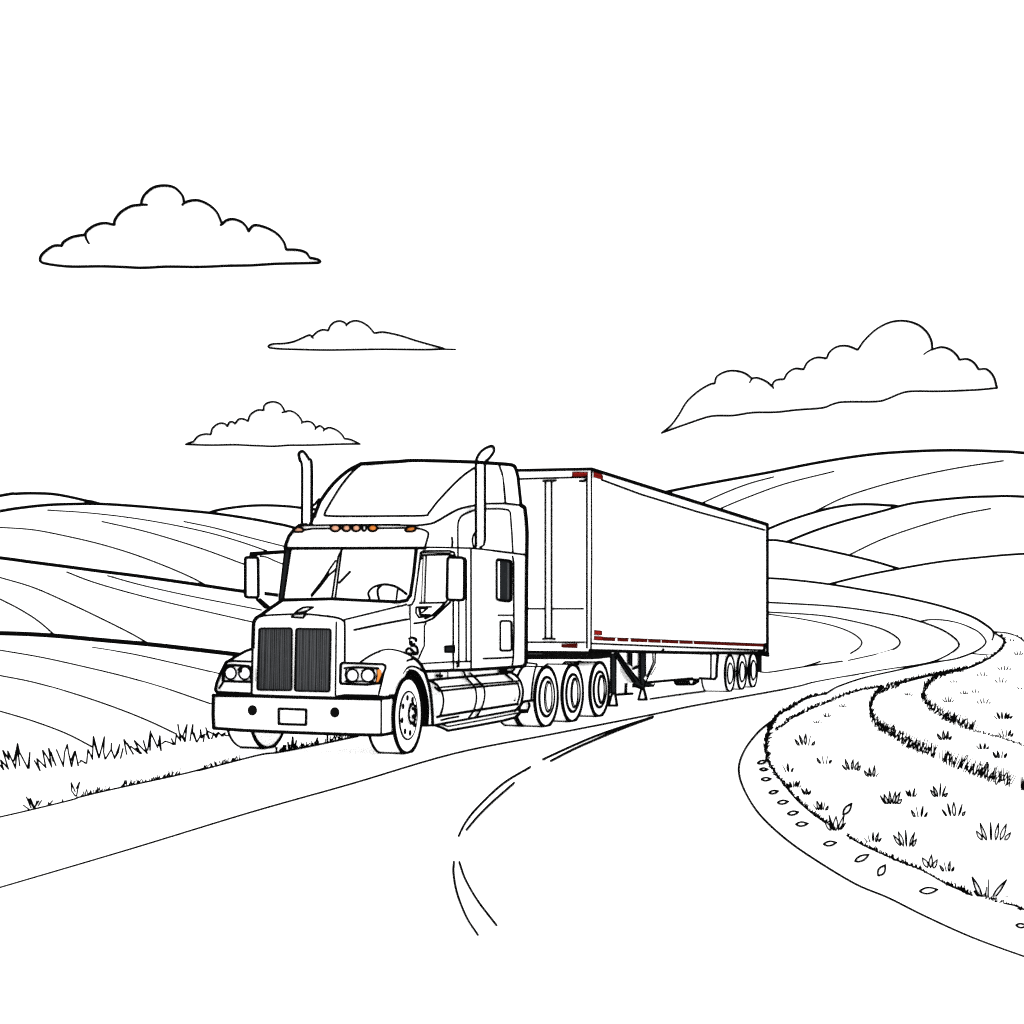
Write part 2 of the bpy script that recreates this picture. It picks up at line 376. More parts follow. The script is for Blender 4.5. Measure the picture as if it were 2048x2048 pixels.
cloud([zK((170, 412), (155, 400), (175, 383), (220, 375), (300, 372), (380, 355), (450, 325), (500, 303), (522, 303), (530, 318)), zK((530, 318), (575, 275), (625, 255), (670, 262)), zK((670, 262), (690, 220), (725, 190), (770, 180), (810, 192), (828, 212)),
       zK((828, 212), (860, 188), (910, 178), (960, 190), (1010, 220), (1050, 262), (1066, 284)), zK((1066, 284), (1130, 275), (1190, 282), (1300, 308), (1430, 350), (1580, 392), (1640, 408), (1675, 422))],
      zK((1675, 422), (1500, 427), (1150, 424), (900, 427), (650, 430), (400, 425), (250, 420), (170, 412)), [zK((525, 308), (542, 328)), zK((1675, 423), (1765, 425)), zK((828, 212), (827, 222))], 520, 'thin flat cloud with a twin bump and long right tail', 3.3)
cloud([zJ((955, 1632), (975, 1622), (1000, 1615)), zJ((1000, 1615), (1030, 1582), (1070, 1570), (1104, 1572)), zJ((1104, 1572), (1115, 1535), (1150, 1508), (1185, 1507), (1203, 1524)), zJ((1203, 1524), (1215, 1500), (1235, 1497), (1248, 1509)),
       zJ((1248, 1509), (1270, 1482), (1300, 1480), (1325, 1493)), zJ((1325, 1493), (1340, 1455), (1380, 1428), (1419, 1428)), zJ((1419, 1428), (1420, 1405), (1440, 1385), (1480, 1378), (1515, 1390), (1537, 1418), (1543, 1437)),
       zK((298, 961), (340, 951), (390, 970), (430, 1010), (450, 1052)), zK((450, 1048), (500, 1042), (540, 1058), (567, 1098)), zK((567, 1095), (602, 1080), (640, 1108)), zK((640, 1112), (680, 1095), (740, 1115), (785, 1150), (812, 1190)), zK((812, 1190), (870, 1200), (945, 1237))],
      zK((945, 1237), (800, 1238), (500, 1247), (340, 1248), (200, 1257), (100, 1253), (0, 1250)) + zJ((1250, 1634), (1100, 1636), (955, 1632)), [zK((275, 968), (298, 961)), zK((442, 1058), (450, 1048)), zK((560, 1112), (567, 1095)), zK((630, 1125), (640, 1112))], 470, 'small cloud with many little bumps just above the far exhaust stack', 3.3)
cloud([zL((60, 687), (110, 645), (150, 590), (190, 525), (250, 470), (310, 435), (334, 431)), zL((334, 431), (345, 395), (390, 370), (440, 365), (490, 378), (527, 405)), zL((527, 405), (555, 402), (600, 420), (633, 447)), zL((630, 445), (640, 422), (660, 411), (692, 409)),
       zL((692, 409), (712, 375), (750, 354), (793, 358)), zL((793, 358), (815, 320), (860, 297), (912, 301)), zL((912, 301), (930, 265), (970, 240), (1020, 237), (1073, 257)), zL((1073, 257), (1110, 205), (1170, 150), (1240, 115), (1310, 107), (1380, 125), (1430, 165), (1455, 215), (1458, 255)),
       zL((1458, 255), (1505, 243), (1550, 255), (1585, 285), (1598, 308)), zL((1598, 308), (1640, 305), (1675, 325), (1698, 358)), zL((1698, 358), (1740, 358), (1775, 395), (1793, 455))],
      zL((1793, 455), (1680, 465), (1500, 472), (1350, 472), (1290, 485), (1230, 510), (1170, 525), (1000, 527), (940, 540), (890, 558), (760, 568), (650, 580), (530, 582), (430, 597), (320, 600), (220, 630), (60, 687)),
      [zL((1415, 280), (1435, 266), (1458, 255)), zL((515, 426), (527, 405)), zL((633, 447), (638, 456))], 450, 'long slanting cloud with a big dome above the right hills', 3.6)

# ------------------------------------------------------------------ truck
truck = empty('semi_truck', TM)
tag(truck, 'white long-nosed truck with dark grille and twin exhaust stacks pulling a trailer', 'truck')
CT, CW = .25, 2.03
cs = S(CT)
def side(px): return [cs(x, y)[0] for x, y in px]
SQ = lambda t: S(t)

# cab body
prof = [(820, 1330), (819, 1205), (833, 1096), (833, 1053), (857, 1048), (872, 1043.5), (897, 1029), (919, 1018), (950, 1010.4), (973, 1007), (1010, 1007), (1042, 1010), (1050, 1015), (1054, 1066), (1053, 1145), (1052, 1325), (1048, 1331), (943, 1339), (851, 1342)]
sp = side(prof)
top_s = stz(sp[2]).x; bot_s = stz(sp[1]).x
wdir = (sp[2] - sp[1]).normalized(); wn = wdir.cross(BX).normalized()
if wn.dot(AX) > 0: wn = -wn
WP = Plane(sp[1], wn)                                          # plane of the windscreen
cab = MB()
n = len(sp); sp2 = [p + BX*CW for p in sp]
for i in range(4, 9): sp2[i].z = min(sp2[i].z, sp2[3].z + .02*(i - 3))
cab.add(sp + sp2, [list(range(n)), list(range(2*n-1, n-1, -1))] + [[i, (i+1) % n, n + (i+1) % n, n + i] for i in range(n) if i != 1], 0)
# windscreen opening and shallow recess behind it
ws = [(567, 1199), (580, 1096), (832, 1096), (817, 1203)]
wo = [WP(*p)[0] for p in ws]; rec = AX*.13
cab.add([sp[1], sp2[1], sp2[2], sp[2]] + [wo[3], wo[0], wo[1], wo[2]], [[0, 1, 5, 4], [1, 2, 6, 5], [2, 3, 7, 6], [3, 0, 4, 7]], 0)
cab.add(wo + [p + rec for p in wo], [[0, 1, 5, 4], [1, 2, 6, 5], [2, 3, 7, 6], [3, 0, 4, 7], [4, 5, 6, 7]], 0)
cin = lambda px, wd, **k: cab.ink(px, cs, wd, **k)
cin([(1042, 1010), (1050, 1015), (1053, 1040), (1054.5, 1066), (1053.5, 1145), (1052.5, 1325), (1049, 1331)], 6.5)
cab.ink(cr(zD((730, 785), (1000, 775), (1170, 770), (1560, 745), (1690, 732)), 4), S(.08), 6)
cab.ink(cr(zB((640, 825), (760, 812), (830, 790), (950, 720), (1060, 665), (1210, 630)), 6), S(CT - .03), 3.6)
cab.ink(zB((1320, 615), (1500, 612), (1650, 630)), S(CT - .03), 3.6)
cin(cr(zB((1045, 1130), (1043, 900), (1047, 800), (1075, 740), (1130, 705), (1210, 675)), 5), 2.8)
cin(zB((1320, 665), (1440, 665), (1530, 675), (1550, 700), (1565, 900), (1575, 1085)), 2.8)
cab.ink(zB((730, 1037), (900, 1038), (1170, 1045), (1300, 1058), (1400, 1070)), S(.03), 3.4); cin(zB((1390, 1069), (1695, 1108)), 3.4)
cin(zB((985, 940), (992, 985), (987, 1030)), 3.4)
cin(zB((1572, 1125), (1583, 1180)) + zD((1583, 0), (1585, 400), (1580, 650), (1568, 735)), 3)
cin(zB((1120, 1140)) + zD((1125, 690)), 2.8)
cin(zB((1170, 1050)) + zD((1172, 760)), 3)
cin(zB((1052, 1560)) + zD((1052, 740)), 2.8)
cin(zD((690, 710), (1000, 692), (1160, 690)), 2.8)
cin(zD((1030, 700), (1050, 715), (1035, 742)), 3)
cin(zB((1435, 1693), (1575, 1693)), 3)
cin(zD((1290, 662), (1420, 658), (1568, 650)), 3.2)
cin(zB((580, 1600)) + zD((580, 450)), 3)
cin(zB((560, 1598), (600, 1590), (625, 1540), (655, 1330), (685, 1085)), 2.8)
for st in ([(570, 470), (600, 460), (640, 475), (640, 495)], [(575, 490), (580, 530), (640, 545), (655, 590), (640, 620), (545, 610)], [(595, 500), (600, 540), (625, 520)], [(540, 610), (550, 575), (580, 565), (640, 620)]):
    cin(cr(zD(*st), 3), 4)
cab_o = cab.build('cab', truck)
# windscreen glass, wipers, steering wheel
g = MB(); g.add([p for p in wo], [[0, 1, 2, 3]], X_)
g.ink([(578, 1096.5), (640, 1096.5), (832, 1096)], WP, 5)
g.ink(zA((790, 1545), (1300, 1535)) + zB((0, 1545), (300, 1557), (480, 1563), (550, 1548), (582, 1500)), WP, 6.5, pm=5)
g.ink(zB((640, 1055), (615, 1290), (582, 1510)), WP, 6.5)
g.face(zA((818, 1060), (878, 1060), (805, 1540), (762, 1545)), WP, C_, .02, .03)
g.ink(zA((820, 1070), (765, 1540)), WP, 3.5); g.ink(zA((877, 1060), (806, 1535)), WP, 3.5)
gl = g.build('windscreen', truck)
dv = MB(); dv.face(zA((1362, 1062), (1374, 1070), (1312, 1520), (1276, 1520)), WP, W_, .015, .03)
dv.ink(zA((1368, 1060), (1335, 1130), (1310, 1290), (1276, 1520)), WP, 3.6); dv.ink(zA((1368, 1062), (1335, 1310), (1308, 1520)), WP, 3.6)
dv.build('divider', gl)
def wiper(lines):
    m = MB()
    for q, wd in lines: m.ink(q, Plane(WP.p + wn*.03, wn), wd)
    m.build('wiper', gl)
wiper([(zA((1310, 1165), (1250, 1250), (1200, 1335), (1075, 1495)), 3.2), (zA((1312, 1248), (1240, 1310), (1165, 1410), (1078, 1510)), 3.2), (zA((1240, 1275), (1130, 1435), (1076, 1500)), 4)])
wiper([(zA((1450, 1272), (1345, 1380)), 4)])
sw = MB(); SWP = Plane(WP.p + AX*.06, wn)
sw.ink(cr(zB((190, 1530), (178, 1475), (230, 1420), (330, 1395), (430, 1412), (500, 1452), (547, 1490)), 6), SWP, 4)
sw.ink(cr(zB((300, 1405), (270, 1440), (268, 1490), (280, 1535)), 4), SWP, 4); sw.ink(zB((462, 1430), (448, 1535)), SWP, 3.5)
sw.build('steering_wheel', truck)
# visor and marker lights
vp = F(top_s - .05); v = MB()
vpx = cr([(570, 1095), (573, 1083), (578, 1072), (587, 1059), (597, 1053), (611, 1051)], 3) + [(832, 1050), (845, 1058), (854, 1063), (857.5, 1069), (853, 1083), (850, 1095)]
v.prism([vp(*p)[0] for p in vpx], AX*.32, W_)
v.ink(zA((820, 1050), (830, 1000), (860, 925), (905, 868), (960, 822), (1030, 815)), vp, 5.5)
v.ink(zA((1030, 824), (1290, 820), (1932, 816)) + zB((300, 818), (640, 824)), vp, 3.4)
v.ink(zA((1000, 870), (1080, 857), (1250, 855), (1932, 851)) + zB((540, 850)), vp, 3.2)
v.ink(cr(zB((640, 852), (700, 863), (745, 885), (758, 910), (740, 980), (726, 1030)), 4), vp, 3.4)
v.ink([(572, 1096.5), (700, 1096.5), (851, 1096)], vp, 5.5)
vo = v.build('sun_visor', truck)
lp = F(top_s - .08)
for px, c, lab in ((zA((905, 868), (940, 840), (985, 848), (1010, 868), (990, 888), (920, 890)), P_, None), (ell(671, 1056.2, 9.5, 6.8), P_, None), (ell(693.5, 1056, 8, 6.8), P_, None), (ell(713, 1056, 8.5, 6.8), P_, None),
               (ell(729, 1056, 4, 6), W_, 'clear marker light'), (ell(746, 1056, 9, 6.8), O_, None), (zB((535, 870), (560, 840), (620, 832), (640, 845), (630, 875), (600, 885), (545, 885)), O_, None)):
    m = MB(); m.panel(px, lp, 3.4, c, .01, .06); o = m.build('marker_light', truck)
    if lab: o['label'] = lab
# roof fairing
fa = MB()
lower = side([(833, 1052), (857, 1048), (897, 1029), (950, 1010.4), (1010, 1007), (1042, 1010)])
fp = lower + [p + BX*CW for p in lower[4:]]
for (x, y), s_ in zip([(626, 1047), (640, 1004), (657, 979), (675, 959), (698, 940), (721, 928)], (top_s - .02, 1.6, 2.0, 2.4, 2.8, 3.2)): fp.append(F(s_)(x, y)[0])
for (x, y), s_ in zip([(722, 931), (800, 926), (876, 925), (950, 927)], (3.2, 3.25, 3.28, 3.25)): fp.append(F(s_)(x, y)[0])
for (x, y), t_ in [((1025, 931), CT + .06), ((1032, 939), CT + .02), ((973, 926), CT + .12)]:
    p = S(t_)(x, y)[0]; fp += [p, mirror_t(p, CT, CT + CW)]
fa.hull(fp); FT = fa.tree()
_c = Cast([FT])
def fpr(x, y):
    d = ray(x, y).normalized(); h = FT.ray_cast(EYE, d, 500)
    if h[0] is not None: return h[0], h[1]
    q = FT.find_nearest(EYE + d*19.5); dist = (q[0] - EYE).dot(d)*.985; return EYE + d*dist, -d
fa.ink(cr(zA((1085, 800), (1110, 720), (1160, 600), (1240, 480), (1330, 380), (1440, 290), (1550, 232)), 5), fpr, 6, pm=2.5)
fa.ink(cr(zA((1550, 230), (1740, 218), (1932, 207)) + zB((600, 198), (850, 202), (1210, 213)), 3), F(3.12), 6.8)
fa.ink(cr(zB((1210, 213), (1330, 222), (1560, 240), (1600, 275)), 3), fpr, 6.8, pm=4)
fa.ink(zB((1600, 275), (1622, 350), (1652, 625)), fpr, 6)
fa.ink(cr(zA((1555, 235), (1470, 310), (1370, 430), (1280, 570), (1222, 670), (1205, 710), (1220, 730), (1400, 735)) + zB((400, 733), (720, 728), (760, 705), (850, 590), (1000, 430), (1110, 330), (1210, 265)), 4), fpr, 3.5)
fa.ink(zB((1440, 238), (1470, 320), (1490, 460), (1502, 605)), fpr, 3.2)
fa.ink(zA((1085, 640), (1110, 620), (1150, 570)), fpr, 4)
fa.build('roof_fairing', truck)
# hood and grille shell
shf, shb = F(-.23), F(-.03)
cowl = F(bot_s - .03)
arc = zC((545, 272), (620, 247), (880, 233), (1050, 233), (1250, 256), (1350, 276), (1385, 298), (1398, 330))
hd = MB()
hp = [shb(x, y)[0] for x, y in arc] + [shb(*p)[0] for p in ((689.5, 1300), (689, 1392), (512, 1250), (506, 1300), (503, 1390))]
hp += [cowl(*p)[0] for p in ((563, 1201), (669, 1198), (800, 1204), (812, 1209), (819, 1238), (820, 1330), (570, 1300))]
hd.hull(hp); HT_ = hd.tree()
def hpr(x, y):
    d = ray(x, y).normalized(); h = HT_.ray_cast(EYE, d, 500)
    if h[0] is not None: return h[0], h[1]
    q = HT_.find_nearest(EYE + d*17.5); return EYE + d*((q[0]-EYE).dot(d)), -d
hd.ink(zA((790, 1550), (680, 1625), (590, 1690), (535, 1725)), hpr, 6.5)
hd.ink(zA((1395, 1735), (1932, 1603)) + zB((500, 1603), (545, 1587)), hpr, 3)
hd.ink(cr(zB((575, 1730), (520, 1738), (300, 1780), (40, 1835)), 3), hpr, 3.4)
hood = hd.build('hood', truck)
orn = MB(); op = F(-.28)
oq = zA((888, 1712), (908, 1685), (950, 1645), (1000, 1617), (1050, 1612), (1100, 1615), (1050, 1645), (1020, 1665), (1022, 1688), (1000, 1718), (930, 1715))
orn.panel(oq, op, 3.4, W_, .01, .03); orn.ink(zA((908, 1682), (1000, 1680), (1020, 1668)), Plane(op.p - AX*.02, -AX), 3); orn.ink(zA((915, 1680), (1040, 1648)), Plane(op.p - AX*.02, -AX), 2.6)
orn.build('hood_ornament', hood)
gs = MB()
front = zC((515, 330), (522, 298), (545, 272), (620, 247), (880, 233), (1050, 233), (1250, 256), (1312, 268), (1310, 1030), (498, 1002))
fr3 = [shf(*p)[0] for p in front]
bk = [shb(*p)[0] for p in zC((1385, 298), (1398, 330), (1398, 1020), (498, 1002), (515, 330), (545, 272), (880, 233))]
gs.hull(fr3 + bk)
gs.ink(zC((545, 270), (525, 292), (515, 330), (508, 560)), shf, 6); gs.ink(zC((508, 555), (498, 1002)), F(-.36), 4)
gs.ink(cr(zC((540, 275), (620, 247), (880, 233), (1050, 233), (1250, 256)), 4), shf, 3.6)
gs.ink(cr(zC((1225, 251), (1300, 263), (1350, 276), (1385, 298), (1398, 340), (1398, 690)), 3), shb, 4, pm=16)
gs.ink(zC((1317, 310), (1312, 700), (1308, 1025)), shf, 3)
shell = gs.build('grille', truck)
rnd = random.Random(4)
def gpanel(q):
    m = MB(); pr = Plane(shf.p - AX*.015, -AX); m.face(rrect(q, .06), pr, G_, .0, .01)
    m.ink(rrect(q, .06), pr, 2.6, True)
    k = 17
    for i in range(1, k):
        u = (i + rnd.uniform(-.25, .25))/k; a = Vector(q[0]).lerp(Vector(q[1]), u); b = Vector(q[3]).lerp(Vector(q[2]), u)
        mid = a.lerp(b, .5) + Vector((rnd.uniform(-.5, .5), 0))
        m.ink([tuple(a.lerp(b, .02)), tuple(mid), tuple(a.lerp(b, .98))], pr, rnd.uniform(.7, 1.7), k=4, raw=True)
    m.build('grille_panel', shell)
gpanel(zC((570, 370), (886, 368), (882, 970), (553, 965))); gpanel(zC((927, 372), (1263, 378), (1250, 982), (915, 975)))
# bumper
bs = F(-.55); bsd = S(-.02); bu = MB()
bq = [(425, 1390), (762, 1396), (762, 1471), (427, 1457)]
bpts = [bs(*p)[0] for p in bq] + [bsd(786, 1392)[0], bsd(785, 1467)[0]]
bpts += [p + AX*.3 for p in (bpts[0], bpts[3])]
bu.hull(bpts)
bu.ink(zC((125, 1018), (500, 1022), (900, 1035), (1300, 1045), (1750, 1052)), bs, 6.5)
bu.ink(zC((1320, 1035), (1400, 1022), (1700, 1028), (1750, 1040)), bs, 7); bu.ink(zC((1750, 1045), (1820, 1040)) + [(786, 1392)], lambda x, y: (bs(x, y) if x < 763 else (bs(x, y)[0].lerp(bsd(x, y)[0], (x-762)/24), -AX)), 7)
bu.ink(zC((128, 1012), (125, 1200), (130, 1330)), bs, 6)
bu.ink(zC((130, 1335), (400, 1355), (900, 1378), (1500, 1398), (1750, 1402)), bs, 6)
br = lambda x, y: (bs(x, y)[0].lerp(bsd(x, y)[0], max(0, min(1, (x-762)/24))), -AX)
bu.ink(zC((1750, 1402), (1860, 1382)), br, 5.5); bu.ink(zC((1752, 1055), (1750, 1400)), bs, 3.2); bu.ink(zC((1865, 1025), (1860, 1385)), br, 5)
bumper = bu.build('bumper', truck)
for c in ((505.2, 1420.6), (670, 1424.7)):
    m = MB(); m.face(ell(c[0], c[1], 9.2, 10.6, 24), bs, B_, .012, .03); m.build('tow_hole', bumper)
pl = MB(); pl.panel(zC((765, 1145), (1030, 1155), (1028, 1302), (765, 1293)), bs, 4.4, W_, .012, .02); pl.build('number_plate', bumper)
# near fender
fe = MB(); f0 = S(0.0)
arch = cr(zD((750, 1305), (757, 1200), (755, 1100), (735, 980), (700, 875), (650, 800), (590, 775), (530, 790), (500, 830), (460, 900), (430, 980), (415, 1040)), 4)
sec = cr(zD((375, 1010), (410, 880), (450, 790), (500, 715), (560, 680), (605, 668)), 4)
rear = cr(zD((605, 660), (680, 710), (720, 780), (750, 860), (775, 960), (790, 1080), (800, 1200), (803, 1305)), 4)
band = sec + rear + arch
fe.prism([f0(*p)[0] for p in band], BX*.62, W_)
hoodarc = zD((100, 695), (200, 630), (300, 585), (380, 573), (460, 585), (540, 612), (600, 645), (640, 672))
fh = [f0(*p)[0] for p in sec] + [S(.42)(*p)[0] for p in hoodarc] + [F(-.35)(*p)[0] for p in ((690, 1326), (768, 1328), (772, 1334), (758, 1390), (690, 1390))] + [bsd(784, 1391)[0]]
fe.hull(fh); FE = fe.tree()
def fepr(x, y):
    d = ray(x, y).normalized(); h = FE.ray_cast(EYE, d, 500)
    if h[0] is not None: return h[0], h[1]
    q = FE.find_nearest(EYE + d*17.3); return EYE + d*((q[0]-EYE).dot(d)), -d
fe.ink(cr(hoodarc, 5), fepr, 3); fe.ink(sec, f0, 3.4)
fe.ink(cr(zD((605, 650), (640, 672), (680, 712), (720, 780), (748, 860), (773, 960), (788, 1080), (797, 1200), (800, 1305)), 5), f0, 5)
fe.ink(zD((335, 770), (310, 880), (278, 1005)), fepr, 3)
fe.ink(cr(zD((510, 805), (550, 755), (600, 738), (650, 750), (712, 790)), 4), f0, 3)
fe.ink(arch[:26], f0, 3.2); fe.ink(zD((710, 1310), (803, 1308)), f0, 4)
ac = Vector((812, 1432)); ain = [tuple(ac + (Vector(p) - ac)*.985) for p in arch]
ar0 = [f0(*p)[0] + BX*.01 for p in ain]; ar1 = [p + BX*.58 for p in ar0]
fe.add(ar0 + ar1, [[i, i+1, len(ar0)+i+1, len(ar0)+i] for i in range(len(ar0)-1)], B_)
li = S(.36); fe.face(arch, li, B_, 0, .05)
fe.build('fender', truck)
# far fender
fl = MB()
lf = zC((498, 572), (440, 592), (350, 640), (250, 700), (200, 800), (160, 900), (147, 965), (170, 990), (498, 1003))
lp0 = [F(-.30 if y > 1320 else -.12)(x, y)[0] for x, y in lf]
fl.hull(lp0 + [p + AX*.5 for p in lp0])
flp = F(-.31)
fl.ink(zC((495, 570), (440, 590), (350, 640), (250, 700), (200, 800), (160, 900), (147, 965), (165, 988), (330, 995), (500, 1003)), flp, 5)
fl.ink(zC((250, 692), (320, 686), (500, 692)), flp, 4); fl.ink(zC((225, 885), (185, 950)), flp, 3)
fl.build('fender', truck)
# headlights
def headlight(q, lamps, extra, turn, pl_):
    m = MB()
    if q: m.panel(q, pl_, 4.5, W_, .01, .12)
    for e, wd in extra: m.ink(e, Plane(pl_.p - AX*.012, -AX), wd)
    h = m.build('headlight', truck)
    lpn = Plane(pl_.p - AX*.012, -AX)
    for cx_, cy_, rx, ry in lamps:
        b = MB(); b.panel(ell(cx_, cy_, rx, ry, 24), lpn, 2.6, W_, .01, .03); b.build('lamp', h)
    if turn:
        b = MB(); b.face(turn, lpn, O_, .014, .03); b.build('turn_signal', h)
headlight(zC((1362, 720), (1380, 703), (1500, 706), (1770, 716), (1796, 730), (1795, 760), (1735, 900), (1620, 914), (1368, 905), (1358, 890)),
          [(400 + 1475/4.83, 1180 + 825/4.83, 11.6, 12.2), (400 + 1625/4.83, 1180 + 825/4.83, 12.8, 12.8)],
          [(zC((1395, 755), (1500, 746), (1720, 758)), 4), (zC((1400, 880), (1440, 888), (1560, 880), (1690, 895)), 2.4), (zC((1412, 770), (1400, 820), (1415, 870)), 1.8), (zC((1555, 780), (1600, 765), (1680, 775), (1700, 830), (1680, 880), (1600, 888)), .5), (zC((1708, 762), (1713, 830), (1697, 895)), 2)],
          zC((1718, 755), (1750, 775), (1760, 830), (1742, 885), (1700, 898), (1712, 830)), F(-.38))
headlight(zC((238, 745), (260, 728), (320, 724), (470, 734), (500, 760), (500, 888), (225, 880)), [(400 + 298/4.83, 1180 + 802/4.83, 11.2, 12.2), (400 + 435/4.83, 1180 + 802/4.83, 11.6, 12.6)],
          [(zC((370, 770), (400, 745), (395, 790)), 4)], None, F(-.33))
# exhaust stacks
def stack(path, rad, lines, Y):
    pr = upright(Y); m = MB(); pts = [pr(*p)[0] for p in path]
    m.tube(pts, [r_*Y/FOC for r_ in rad], W_, False, 12)
    for q, wd, sm in lines: m.ink(cr(q, 5) if sm else q, upright(Y - .02), wd)
    return m.build('exhaust_stack', truck)
Yr = S(.10)(960, 1090)[0].y
stack([(961, 1090), (961, 930), (963, 918), (968, 908), (976, 900), (983, 896.5)], [9, 9, 9, 8.5, 7, 4.5],
      [(zB((1215, 1030), (1215, 230)), 4.6, 0), (cr(zB((1215, 230), (1222, 185), (1250, 130), (1300, 85), (1365, 57), (1390, 75), (1388, 115), (1350, 170), (1318, 205), (1305, 245)), 4), 5, 0), (zB((1305, 240), (1305, 960), (1295, 1010), (1258, 1040)), 4.6, 0),
       (zB((1220, 880), (1300, 880)), 2.6, 0), (cr(zB((1215, 885), (1190, 925), (1183, 980), (1195, 1030), (1215, 1030)), 4), 3.4, 0)], Yr)
Yl = L(2.0, 2.5, 0).y
stack([(613.5, 1062), (613.5, 938), (610, 920), (604, 907)], [9.2, 9.2, 8.5, 5],
      [(cr(zA((985, 810), (987, 280), (965, 200), (953, 135), (982, 108), (1012, 122), (1050, 180), (1080, 255), (1078, 810)), 5), 5, 0), (zA((980, 822), (1040, 815), (1080, 800)), 4, 0)], Yl)
# mirrors
def mirror(q, s_, armpx, sidel):
    m = MB(); pr = F(s_); m.panel(rrect(q, .18), pr, 5, W_, .01, .14)
    if sidel: m.ink(sidel, pr, 3)
    o = m.build('mirror', truck); ym = sum(p[1] for p in q)/4
    for up in (True, False):
        a = MB()
        for e, wd in armpx:
            if (e[0][1] < ym) == up: a.ink(e, pr, wd)
        a.build('mirror_arm', o)
mirror(zB((945, 1130), (1108, 1138), (1106, 1548), (938, 1545)), .72, [(zB((688, 1150), (690, 1085), (710, 1072), (960, 1070), (1005, 1085), (1012, 1120)), 3.6), (zB((705, 1112), (960, 1105), (1000, 1118)), 3.6), (zB((700, 1090), (985, 1090)), 1.5),
    (zB((935, 1555), (880, 1615), (800, 1690), (725, 1725)), 4), (zB((970, 1565), (890, 1640), (800, 1725), (725, 1757), (620, 1772)), 4), (zB((640, 1615), (785, 1612)), 3.5), (zB((640, 1615), (637, 1670), (665, 1715), (760, 1700)), 3.5), (zB((670, 1630), (680, 1690), (770, 1690)), 4.5), (zB((665, 1630), (750, 1625), (700, 1665)), 3)],
    zB((1108, 1140), (1124, 1160), (1124, 1545)))
mirror(zA((440, 1132), (565, 1135), (568, 1522), (440, 1520)), .80, [(zA((488, 1118), (490, 1092), (600, 1085), (820, 1073)), 4.5), (zA((500, 1110), (620, 1100), (820, 1085)), 4.5), (zA((545, 1540), (630, 1622)), 3.5), (zA((580, 1535), (668, 1612)), 3.5), (zA((565, 1540), (650, 1620)), 3)], None)
# door with handle and window
dp = S(CT - .005); do = MB()
do.face([(843, 1104), (907, 1101), (907, 1325), (843, 1327), (838, 1317), (849, 1292), (849, 1246), (829, 1244), (830, 1199)], dp, W_, .012, .02)
dpl = S(CT - .02)
for q, wd in ((zB((1000, 1560)) + zD((1000, 765)), 3), (zD((735, 325), (720, 345), (718, 540), (690, 600), (665, 660)), 3)): do.ink(q, dpl, wd)
door = do.build('door', truck)
m = MB(); m.panel(zD((912, 545), (1003, 538), (1003, 600), (915, 600)), dpl, 3, C_, .01, .04); m.build('door_handle', door)
m = MB(); m.face([(846, 1110), (899, 1108), (893, 1205), (842, 1206)], dpl, W_, .004, .01)
for q, wd in ((zB((708, 1112), (690, 1570)), 1.6), (zB((738, 1112), (722, 1570)), 2.6), (zB((675, 1575), (925, 1570)), 3.4), (zB((700, 1110), (960, 1108)), 3)): m.ink(q, S(CT - .03), wd)
m.build('door_window', door)
# sleeper window, locker door
m = MB(); sq = zB((1412, 1150), (1553, 1165), (1550, 1562), (1412, 1545)); dq = S(CT - .01)
m.panel(rrect(sq, .2), dq, 4, C_, .01, .03); m.face(zB((1424, 1180), (1445, 1170), (1445, 1530), (1424, 1525)), S(CT - .024), W_, 0, .005); m.face(zB((1522, 1185), (1536, 1190), (1536, 1530), (1520, 1540)), S(CT - .024), G_, 0, .005)
m.build('sleeper_window', truck)
m = MB(); m.panel(rrect(zB((1450, 1748), (1556, 1748)) + zD((1560, 585), (1450, 585)), .2), dq, 3.4, W_, .005, .03); m.build('locker_door', truck)
# fuel tank, straps, steps, rail
tk = MB(); s0 = stz(S(.04)(884, 1400)[0]).x; s1 = stz(S(.04)(1037, 1390)[0]).x; tz, tr, tt = .63, .275, .34
N = 24
ring = [(tt + tr*math.cos(2*math.pi*k/N), tz + tr*math.sin(2*math.pi*k/N)) for k in range(N)]
tk.prism([L(s0, t, z) for t, z in ring], AX*(s1 - s0), W_)
tp = S(.04)
for q, wd, sm in ((zD((880, 940), (1250, 908), (1640, 878)), 3, 0), (zD((870, 976), (1250, 935), (1625, 902)), 3.4, 0), (zD((885, 978), (903, 1050), (897, 1130), (870, 1222)), 3.6, 1),
    (zD((840, 1228), (880, 1218), (1200, 1165), (1620, 1100)), 4.4, 0), (zD((1622, 902), (1640, 1000), (1615, 1108)), 3.4, 1), (zD((880, 1258), (950, 1240), (1050, 1222)), 3.2, 0)):
    tk.ink(cr(q, 5) if sm else q, tp, wd)
tk.ink(cr(zD((1540, 788), (1600, 825), (1645, 880), (1670, 960), (1665, 1040), (1640, 1120), (1590, 1170)), 5), tp, 4.2)
tank = tk.build('fuel_tank', truck)
for a, b in (([(1110, 830), (1190, 920), (1213, 960), (1222, 1060), (1195, 1160), (1148, 1235)], [(1195, 835), (1275, 915), (1298, 960), (1300, 1040), (1275, 1130), (1225, 1222)]),):
    m = MB(); m.face(cr(zD(*a), 4) + cr(zD(*b), 4)[::-1], S(.05), W_, 0, .02); m.ink(cr(zD(*a), 5), S(.03), 3.2); m.ink(cr(zD(*b), 5), S(.03), 3.2)
    m.build('tank_strap', tank)
sd_ = MB()
dk = [(851, 1343), (1024, 1335), (1040, 1362), (882, 1378), (859, 1361)]
sd_.prism([S(.10)(*p)[0] for p in dk], BX*.6, W_)
